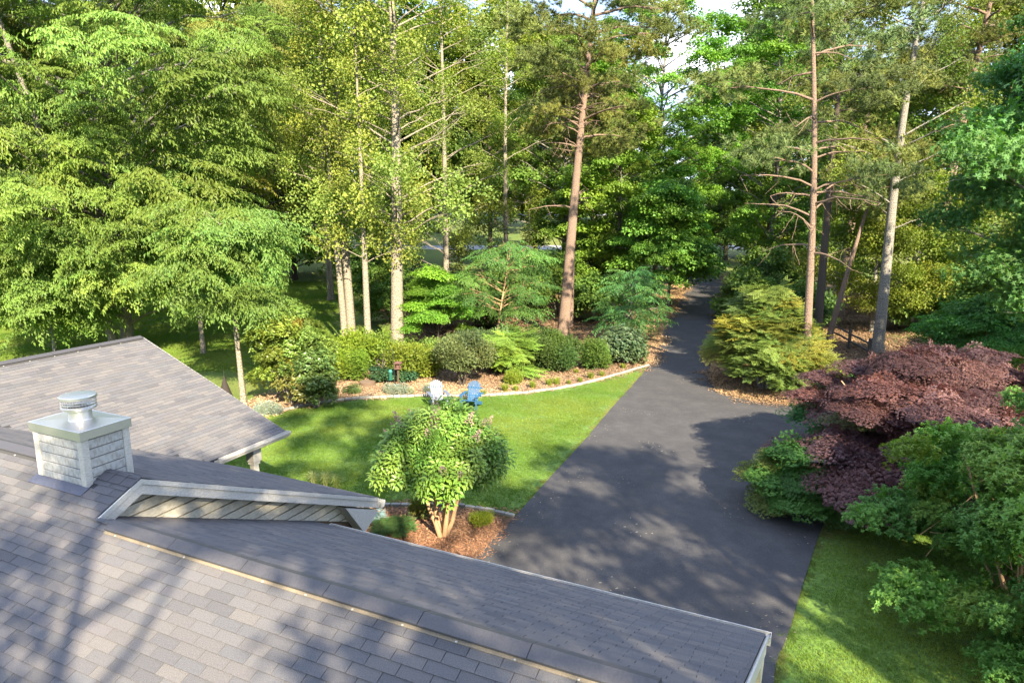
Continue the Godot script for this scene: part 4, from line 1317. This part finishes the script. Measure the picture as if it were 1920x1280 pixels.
	tree("maple_tree", "dark green maple in the wood behind the tall pine", "", maple.merged({at = Vector3(5.0, 0, -66), h = 22.0, c0 = 3.0, rad = 6.5, lobes = 56, col = MID}, true))
	tree("maple_tree", "low maple with hanging boughs over the end of the driveway", "", maple.merged({at = Vector3(12.0, 0, -52), h = 9.5, r = 0.12, c0 = 2.6, rad = 3.6, lobes = 30, lr = 1.2, col = Color(0.133, 0.274, 0.041)}, true))
	tree("maple_tree", "fresh green maple over the driveway's far right side", "", maple.merged({at = Vector3(24.0, 0, -64), h = 28.0, c0 = 4.0, rad = 6.5, lobes = 72, col = Color(0.140, 0.263, 0.039)}, true))
	tree("maple_tree", "yellow-green tree behind the leaning slender pine", "", maple.merged({at = Vector3(23.0, 0, -43), h = 10.0, r = 0.15, c0 = 1.6, rad = 4.4, lobes = 34, lr = 1.25, spray = "flutter", col = Color(0.177, 0.222, 0.032)}, true))
	tree("maple_tree", "deep green tree behind the grey trunk and its fence", "", maple.merged({at = Vector3(30.5, 0, -52), h = 17.0, c0 = 2.0, rad = 5.8, lobes = 50, col = Color(0.127, 0.189, 0.032)}, true))
	tree("maple_tree", "small dark-trunked tree on the grass by the far street", "", maple.merged({at = Vector3(23.0, 0, -76), h = 9.0, r = 0.16, c0 = 3.6, rad = 3.0, lobes = 18, col = MID}, true))
	tree("maple_tree", "olive tree crown high behind the leaning thick pine", "", maple.merged({at = Vector3(38.0, 0, -58), h = 24.0, c0 = 2.0, rad = 7.0, lobes = 60, spray = "flutter", size = 1.5, col = Color(0.158, 0.189, 0.034)}, true))
	tree("maple_tree", "lush green tree on the wood's edge behind the star-leaved tree", "", maple.merged({at = Vector3(33.0, 0, -36), h = 13.0, c0 = 1.5, rad = 5.5, lobes = 44, col = Color(0.095, 0.171, 0.032)}, true))
	tree("understory_tree", "thin leaning understory tree with a teal umbrella crown", "", {at = g(928, 656), h = 6.0, r = 0.075, lean = Vector3(0.9, 0, 0), c0 = 2.4, rad = 2.2, env = "round", lobes = 30, lr = 0.62, per = 9, spray = "feather", size = 0.7, col = Color(0.116, 0.230, 0.055), bark = M.bark_tan, flat = 0.55, droop = 0.6, wobble = 0.3})
	tree("understory_tree", "layered lime dogwood in front of the dark wood", "", {at = g(822, 652), h = 4.4, r = 0.05, c0 = 1.3, rad = 1.9, env = "dome", lobes = 22, lr = 0.65, per = 20, spray = "tier", size = 0.8, col = Color(0.152, 0.308, 0.032), bark = M.bark_dark, flat = 0.25, droop = 0.5})
	tree("understory_tree", "small blue-green tree beside the pine straw verge", "", {at = g(1182, 640), h = 4.2, r = 0.08, c0 = 0.8, rad = 2.0, env = "round", lobes = 30, lr = 0.6, per = 9, spray = "feather", size = 0.65, col = Color(0.094, 0.219, 0.065), bark = M.bark_grey, flat = 0.6})
	tree("understory_tree", "blue-green low maple spreading under the star-leaved tree", "", {at = Vector3(21.6, 0, -30.5), h = 3.2, r = 0.07, c0 = 1.2, rad = 2.8, env = "dome", lobes = 26, lr = 0.9, per = 24, spray = "tier", size = 0.95, col = Color(0.108, 0.257, 0.063), bark = M.bark_grey, flat = 0.3, droop = 0.5})
	# dark undergrowth of the wood, singly
	var under := [[-7.5, -46, 3.2, 2.6], [-3.0, -44, 3.4, 2.4], [0.5, -48, 4.0, 2.6], [3.5, -52, 4.5, 2.8], [6.2, -47, 3.0, 2.2], [-12.0, -62, 4.5, 3.0], [-9.5, -52, 3.6, 2.2], [9.0, -66, 4.0, 2.6], [16.5, -47, 3.4, 2.2], [19.5, -52, 4.2, 2.6], [22.5, -57, 5.0, 3.0], [27.0, -44, 3.6, 2.4], [15.0, -38, 2.6, 1.8], [17.5, -42, 3.4, 2.2], [31.0, -44, 4.0, 2.6], [26.0, -36, 2.6, 2.0]]
	for k in under.size():
		var q = under[k]
		shrub("undergrowth_shrub", "dense dark green bush in the shade of the wood", "shrub", "bushes of the wood's undergrowth", {at = Vector3(q[0], 0, q[1]), rad = Vector3(q[3], q[2] * 0.5, q[3]), n = 260, spray = "broad", size = 0.9, col = [MID, DEEP, Color(0.108, 0.177, 0.032), FRESH][k % 4], stems = 6, stem_r = 0.05})
	# distant wood beyond the street and to the sides
	rng.seed = 91
	var far := []
	for k in 15: far.append([-118.0 + k * 7.6 + rr(-2, 2), -92.0 - rr(0, 24), rr(22, 30)])
	for k in 12: far.append([27.0 + k * 7.5 + rr(-2, 2), -86.0 - rr(0, 26), rr(22, 30)])
	for k in 15: far.append([-66.0 + k * 10.0 + rr(-3, 3), -196.0 - rr(0, 30), rr(20, 27)])
	for k in 7: far.append([-52.0 + k * 4.6 + rr(-2, 2), -70.0 - rr(0, 8), rr(22, 28)])
	for k in 8: far.append([-20.0 + k * 6.0 + rr(-1.5, 1.5), -124.0 - rr(0, 22), rr(24, 30)])
	far.append_array([[-13.0, -76.0, 27.0], [-8.0, -84.0, 29.0], [-2.5, -80.0, 28.0], [3.0, -90.0, 29.0], [8.0, -84.0, 27.0], [29.0, -78.0, 30.0]])
	var gs := [Color(0.108, 0.189, 0.030), Color(0.152, 0.217, 0.034), Color(0.089, 0.160, 0.030), Color(0.177, 0.222, 0.037)]
	for k in far.size():
		var q = far[k]
		if k < 49 and absf(q[1]) < 120.0 and q[0] > -16.0 and q[0] < 26.0: continue
		tree("woodland_tree", "tall green broadleaf tree in the wood far behind the garden", "trees of the distant wood", {seed = k, at = Vector3(q[0], 0, q[1]), h = q[2], r = 0.3, c0 = 6.5 if (q[1] < -120.0 and q[1] > -150.0) or k > 56 else 1.5, rad = rr(5.5, 7.5), env = "tall", lobes = 30, lr = 2.5, per = 18, spray = "broad", size = 2.3, col = gs[k % 4], bark = M.bark_dark, flat = 0.6})

func build_shrubs():
	# the small lilac tree
	rng.seed = 3
	var lil := shrub("lilac_tree", "small multi-stemmed lilac tree with faded flower heads in the mulch bed", "tree", "", {at = g(830, 1004), rad = Vector3(1.25, 1.05, 1.2), lift = 0.98, n = 1500, spray = "shoot", size = 0.72, col = Color(0.135, 0.260, 0.042), col2 = Color(0.171, 0.263, 0.040), mix = 0.4, stems = 5, stem_r = 0.075, bark = M.bark_tan, mat = M.leaf_gloss, lumps = 38, face = 0.9, flat = 0.8, low = -0.5, rough = 0.35, lump = 0.46})
	var xf := []
	var cols := []
	for k in 30:
		var u := rand_dir()
		if u.y < -0.25: u.y = -u.y
		xf.append(Transform3D(basis_out(u.cross(Vector3.UP), (u + Vector3.UP * 0.8).normalized(), rr(1.0, 1.8)), Vector3(0, 2.1, 0) + u * Vector3(1.27, 1.08, 1.22) * rr(0.95, 1.08)))
		cols.append(tint(Color(0.26, 0.17, 0.15), rr(0.7, 1.3)))
	scatter("flower_heads", SPRAY.panicle.mesh(), M.chip, lil, xf, cols).set_meta("kind", "stuff")
	# the maple and bushes at the right
	var jm := {spray = "lace", size = 0.78, mat = M.red_leaf, bark = M.bark_tan, flat = 0.22, droop = 0.4, face = 0.12}
	shrub("japanese_maple", "wide wine-red japanese maple in layered lacy tiers", "tree", "", jm.merged({at = Vector3(11.5, 0, -16.9), rad = Vector3(4.0, 2.3, 4.0), lift = -0.05, low = -1.0, n = 6400, col = WINE, col2 = Color(0.19, 0.098, 0.088), mix = 0.25, rough = 0.22, col3 = Color(0.127, 0.138, 0.045), mix3 = 0.12, stems = 14, stem_r = 0.07, lumps = 112, lump = 0.86}, true))
	shrub("japanese_maple", "low green japanese maple leaning over the parking pad edge", "tree", "", {at = Vector3(7.75, 0, -16.9), rad = Vector3(1.25, 0.95, 1.15), lift = 0.15, n = 900, spray = "lace", size = 0.68, mat = M.leaf, col = Color(0.095, 0.222, 0.052), col2 = Color(0.216, 0.251, 0.057), mix = 0.3, stems = 6, bark = M.bark_tan, flat = 0.4, lumps = 18, lump = 0.45})
	shrub("japanese_maple", "green japanese maple showing through the red maple's far side", "tree", "", {at = Vector3(11.4, 0, -21.2), rad = Vector3(2.0, 1.25, 1.4), lift = 0.2, n = 900, spray = "lace", size = 0.8, mat = M.leaf, col = Color(0.076, 0.217, 0.052), stems = 6, bark = M.bark_tan, flat = 0.4, lumps = 18, lump = 0.6})
	shrub("azalea_bush", "tall loose bright green bush with tan twigs at the verge", "shrub", "", {at = Vector3(9.5, 0, -11.3), rad = Vector3(2.85, 2.3, 2.9), lift = -0.15, low = -1.0, n = 3600, spray = "rosette", size = 0.85, col = Color(0.135, 0.270, 0.055), col2 = Color(0.189, 0.286, 0.052), mix = 0.35, stems = 16, stem_r = 0.045, bark = M.bark_tan, lumps = 88, lump = 0.52, face = 0.5, rough = 0.28, flat = 0.6})
	# by the drive
	shrub("yew_bush", "big yellow-tipped evergreen bush beside the narrow driveway", "shrub", "", {at = g(1428, 744) + Vector3(0.55, 0, -1.4), rad = Vector3(2.5, 2.35, 2.2), n = 3200, spray = "frond", size = 0.95, col = Color(0.120, 0.177, 0.034), col2 = Color(0.240, 0.246, 0.040), mix = 0.4, stems = 8, stem_r = 0.06, lumps = 60, lump = 0.6, shape = "cone", flat = 0.6, mat = M.needle})
	shrub("yew_bush", "greyer feathery evergreen behind the yellow-tipped bush", "shrub", "", {at = Vector3(12.6, 0, -34.5), rad = Vector3(1.5, 1.8, 1.5), n = 1000, spray = "frond", size = 1.0, col = Color(0.113, 0.165, 0.063), stems = 6, lumps = 16, shape = "cone", mat = M.needle})
	shrub("yew_bush", "low lime bush at the foot of the corner pine", "shrub", "", {at = g(1560, 735), rad = Vector3(1.1, 0.55, 0.8), n = 200, spray = "shrub", size = 1.4, col = Color(0.171, 0.251, 0.034), stems = 5})
	# hollies behind the lawn's left end
	shrub("holly_bush", "tall glossy holly with yellow-green new leaves behind the lawn", "shrub", "", {at = g(536, 768) + Vector3(0, 0, -0.9), rad = Vector3(1.45, 2.0, 1.2), n = 760, spray = "rosette", size = 1.5, col = Color(0.145, 0.211, 0.034), col2 = Color(0.240, 0.210, 0.040), mix = 0.16, stems = 7, lumps = 26, mat = M.leaf_gloss})
	shrub("holly_bush", "darker lower holly beside the tall glossy one", "shrub", "", {at = g(588, 770) + Vector3(0, 0, -0.4), rad = Vector3(0.75, 1.05, 0.7), n = 300, spray = "rosette", size = 1.35, col = Color(0.089, 0.149, 0.034), stems = 6, lumps = 14, mat = M.leaf_gloss})
	var bright := [[640, 706, 1.25, 0.85, "rounded bright lime shrub beside the glossy hollies"], [672, 690, 1.1, 0.95, "bright lime shrub at the foot of the twin-stemmed tree"], [716, 688, 1.15, 0.8, "lime shrub directly behind the sawn stump"], [775, 706, 0.9, 0.7, "yellow-green shrub right of the box feeder"], [803, 690, 1.3, 0.85, "loose green shrub under the lime dogwood"], [838, 688, 1.0, 0.75, "olive green shrub behind the armchairs"], [905, 684, 1.25, 0.85, "soft grey-green shrub behind the blue armchair"], [735, 716, 0.8, 0.35, "low dark juniper under the green tube feeder"], [968, 668, 1.2, 0.8, "green shrub between the thin tree and the azalea"], [610, 715, 0.9, 0.7, "small bright shrub against the tall holly"]]
	var cs := [Color(0.189, 0.279, 0.032), Color(0.184, 0.257, 0.032), Color(0.177, 0.268, 0.032), Color(0.221, 0.268, 0.034), Color(0.140, 0.217, 0.040), Color(0.158, 0.194, 0.052), Color(0.108, 0.177, 0.063), Color(0.051, 0.120, 0.055), Color(0.101, 0.189, 0.034), Color(0.202, 0.268, 0.034)]
	for k in bright.size():
		var q = bright[k]
		shrub("garden_shrub", q[4], "shrub", "", {at = g(q[0], q[1]), rad = Vector3(q[2], q[3], q[2] * 0.9), n = int([260, 60, 90][k % 3] * q[2]), spray = ["shrub", "broad", "flutter"][k % 3], size = [1.5, 0.55, 0.6][k % 3], col = cs[k], stems = 6, lumps = 20, rough = 0.42})
	shrub("olive_tree", "small round-headed olive-grey tree behind the two armchairs", "tree", "", {at = g(866, 722), rad = Vector3(1.15, 0.62, 1.0), lift = 0.75, n = 380, spray = "shrub", size = 1.2, col = Color(0.145, 0.177, 0.069), stems = 4, stem_r = 0.07, bark = M.bark_dark, lumps = 16})
	shrub("azalea_bush", "large rounded dark green azalea by the tall pine", "shrub", "", {at = g(1029, 692), rad = Vector3(1.42, 0.82, 1.2), n = 620, spray = "shrub", size = 1.25, col = Color(0.089, 0.154, 0.039), stems = 8, lumps = 26})
	shrub("azalea_bush", "small fresh green azalea right of the large rounded one", "shrub", "", {at = g(1117, 692), rad = Vector3(0.66, 0.62, 0.6), n = 210, spray = "shrub", size = 1.15, col = Color(0.113, 0.200, 0.039), stems = 6})
	shrub("rhododendron_bush", "grey-green rhododendron nearest the pine straw verge", "shrub", "", {at = g(1172, 682), rad = Vector3(1.05, 0.7, 0.9), n = 330, spray = "rosette", size = 1.5, col = Color(0.089, 0.137, 0.057), stems = 7, mat = M.leaf_gloss})
	shrub("dwarf_conifer", "narrow lime conifer beside the thin leaning tree", "shrub", "", {at = g(952, 704), rad = Vector3(0.75, 1.15, 0.65), n = 260, spray = "frond", size = 1.3, col = Color(0.164, 0.263, 0.037), stems = 4, shape = "cone", flat = 0.35, lumps = 22, mat = M.needle})
	shrub("dwarf_conifer", "tiny dark conifer in the mulch before the stump", "shrub", "", {at = g(661, 738), rad = Vector3(0.2, 0.22, 0.2), n = 120, spray = "frond", size = 0.3, lump = 0.09, col = Color(0.076, 0.125, 0.034), stems = 2, stem_r = 0.01, mat = M.needle})
	shrub("dwarf_conifer", "rounded dark green dwarf conifer in the red mulch", "shrub", "", {at = g(736, 1000), rad = Vector3(0.40, 0.21, 0.34), n = 700, spray = "frond", size = 0.22, lump = 0.12, lumps = 30, col = Color(0.057, 0.120, 0.032), stems = 4, stem_r = 0.012, mat = M.needle})
	shrub("blue_fescue", "small blue-grey tuft beside the dwarf conifer", "plant", "", {at = g(706, 978), rad = Vector3(0.17, 0.13, 0.16), n = 140, spray = "frond", size = 0.2, lump = 0.07, col = Color(0.152, 0.228, 0.230), stems = 2, stem_r = 0.008, mat = M.needle})
	shrub("spirea_bush", "small bright yellow-green spirea in the mulch near the driveway", "plant", "", {at = g(903, 984), rad = Vector3(0.28, 0.15, 0.24), n = 100, spray = "shrub", size = 0.35, lump = 0.1, col = Color(0.272, 0.314, 0.034), stems = 4, stem_r = 0.01})
	shrub("spirea_bush", "sparse pale shrub left of the lilac's stems", "plant", "", {at = g(785, 972), rad = Vector3(0.35, 0.24, 0.2), n = 60, spray = "shrub", size = 0.4, lump = 0.11, col = Color(0.216, 0.228, 0.057), stems = 6, stem_r = 0.012})
	for q in [[1110, 680, "yellow seedling shrub beside the small azalea"], [962, 712, "yellow-green low plant below the narrow conifer"]]:
		shrub("spirea_bush", q[2], "plant", "", {at = g(q[0], q[1] + 8), rad = Vector3(0.3, 0.26, 0.3), n = 70, spray = "shrub", size = 0.8, col = Color(0.228, 0.286, 0.034), stems = 3, stem_r = 0.01})
	# clumps of grass along the bed and silver plants
	rng.seed = 44
	var tufts := [[771, 738, 1.1], [874, 742, 1.1], [905, 742, 1.1], [946, 734, 1.5], [966, 733, 1.1], [998, 728, 1.4], [1029, 723, 1.4], [1043, 721, 1.4], [1066, 720, 0.8], [1087, 716, 0.9], [1107, 710, 1.3], [1128, 706, 1.1], [1168, 691, 1.1], [1080, 700, 0.9]]
	for q in tufts:
		var o := thing("ornamental_grass", "small yellow-green clump of grass along the stone edging", "plant", g(q[0], q[1]), "grass clumps along the bed")
		var bl := scatter("blades", SPRAY.tuft.mesh(), M.leaf, o, [Transform3D(Basis(Vector3.UP, rr(0, 6)).scaled(Vector3.ONE * q[2]), Vector3.ZERO), Transform3D(Basis(Vector3.UP, rr(0, 6)).scaled(Vector3.ONE * q[2] * 0.8), Vector3(0.05, 0, 0.03))], [tint(Color(0.234, 0.292, 0.040), rr(0.85, 1.15)), tint(Color(0.278, 0.308, 0.046), rr(0.85, 1.15))])
		bl.set_meta("kind", "stuff")
	for q in [[748, 738, 0.55, "silvery ground cover beside the stone edging near the feeders"], [505, 776, 0.5, "silvery ground cover under the tall holly"], [812, 735, 0.35, "silvery plant behind the pale armchair"]]:
		shrub("silver_plant", q[3], "plant", "", {at = g(q[0], q[1]), rad = Vector3(q[2], 0.12, q[2] * 0.5), n = 90, spray = "shrub", size = 0.7, col = Color(0.34, 0.38, 0.32), stems = 2, stem_r = 0.008})
	var ow := thing("ornamental_grass", "pale straw-coloured grass clump against the house eave", "plant", g(610, 912))
	scatter("blades", SPRAY.tuft.mesh(), M.leaf, ow, [Transform3D(Basis.from_scale(Vector3.ONE * 1.7), Vector3.ZERO), Transform3D(Basis.from_scale(Vector3.ONE * 1.6), Vector3(0.35, 0, 0.2)), Transform3D(Basis.from_scale(Vector3.ONE * 1.5), Vector3(-0.4, 0, -0.15))], [Color(0.34, 0.36, 0.14), Color(0.3, 0.34, 0.10), Color(0.36, 0.38, 0.16)]).set_meta("kind", "stuff")

func build_shade():   # the trees behind the camera whose shade falls on roof, lawn and drive
	var sh := {r = 0.3, env = "tall", spray = "broad", size = 1.3, bark = M.bark_grey, flat = 0.5, per = 13, lr = 1.05}
	var spots := [[6.5, 8.5, 24.0, 10.0, 4.4, 26], [12.4, 4.8, 17.0, 8.0, 3.6, 22], [-4.0, 9.0, 16.0, 9.5, 4.0, 16], [22.5, 6.0, 18.0, 9.0, 4.4, 8], [1.5, 9.5, 17.0, 9.0, 3.8, 17]]
	for k in spots.size():
		var q = spots[k]
		tree("shade_tree", "tall tree behind the house whose shade dapples the roof and lawn", "shade trees behind the house", sh.merged({seed = k, at = Vector3(q[0], 0, q[1]), h = q[2], c0 = q[3], rad = q[4], lobes = q[5], col = FRESH}, true))

func cloud_cover() -> ImageTexture:
	var fn := FastNoiseLite.new()
	fn.seed = 12; fn.frequency = 1.5; fn.fractal_octaves = 5
	var im := Image.create(512, 256, false, Image.FORMAT_RGBA8)
	for y in 256:
		var el := PI * (0.5 - (y + 0.5) / 256.0)
		for x in 512:
			var az := TAU * x / 512.0
			var d := Vector3(cos(el) * cos(az), sin(el) * 2.4, cos(el) * sin(az))
			var k := smoothstep(0.09, 0.40, fn.get_noise_3dv(d * 1.6)) * smoothstep(0.0, 0.06, el)
			im.set_pixel(x, y, Color(1, 1, 1, k * 0.85))
	return ImageTexture.create_from_image(im)

func _ready():
	var cam := Camera3D.new()
	cam.name = "camera"; add_child(cam)
	cam.position = EYE
	cam.rotation.x = -pitch
	cam.fov = rad_to_deg(2.0 * atan(640.0 / FOCAL))
	cam.near = 0.1; cam.far = 4000.0
	cam.current = true
	var env := Environment.new()
	env.background_mode = Environment.BG_SKY
	var sky := Sky.new()
	var sm := ProceduralSkyMaterial.new()
	sm.sky_top_color = Color(0.37, 0.45, 0.58)
	sm.sky_horizon_color = Color(0.56, 0.60, 0.64)
	sm.sky_curve = 0.12
	sm.ground_bottom_color = Color(0.16, 0.17, 0.12)
	sm.ground_horizon_color = Color(0.45, 0.50, 0.50)
	sm.sun_angle_max = 1.0
	sm.sky_cover = cloud_cover()
	sm.sky_cover_modulate = Color(0.74, 0.70, 0.65)
	sky.sky_material = sm
	env.sky = sky
	env.background_energy_multiplier = 1.65
	env.tonemap_mode = Environment.TONE_MAPPER_LINEAR
	env.tonemap_exposure = 4.4
	env.sdfgi_enabled = true; env.ssao_enabled = true; env.ssil_enabled = true
	var we := WorldEnvironment.new()
	we.name = "environment"; we.environment = env; add_child(we)
	var sun := DirectionalLight3D.new()
	sun.name = "sun"; add_child(sun)
	var az := deg_to_rad(21.0)
	var el := deg_to_rad(32.0)
	var to_sun := Vector3(sin(az) * cos(el), sin(el), cos(az) * cos(el))
	sun.look_at_from_position(to_sun * 50.0, Vector3.ZERO, Vector3.UP)
	sun.light_energy = 1.6
	sun.light_color = Color(1.0, 0.94, 0.82)
	sun.light_angular_distance = 0.53
	sun.shadow_enabled = true
	make_materials()
	make_sprays()
	build_ground()
	build_house()
	build_woods()
	build_shrubs()
	build_garden()
	build_shade()
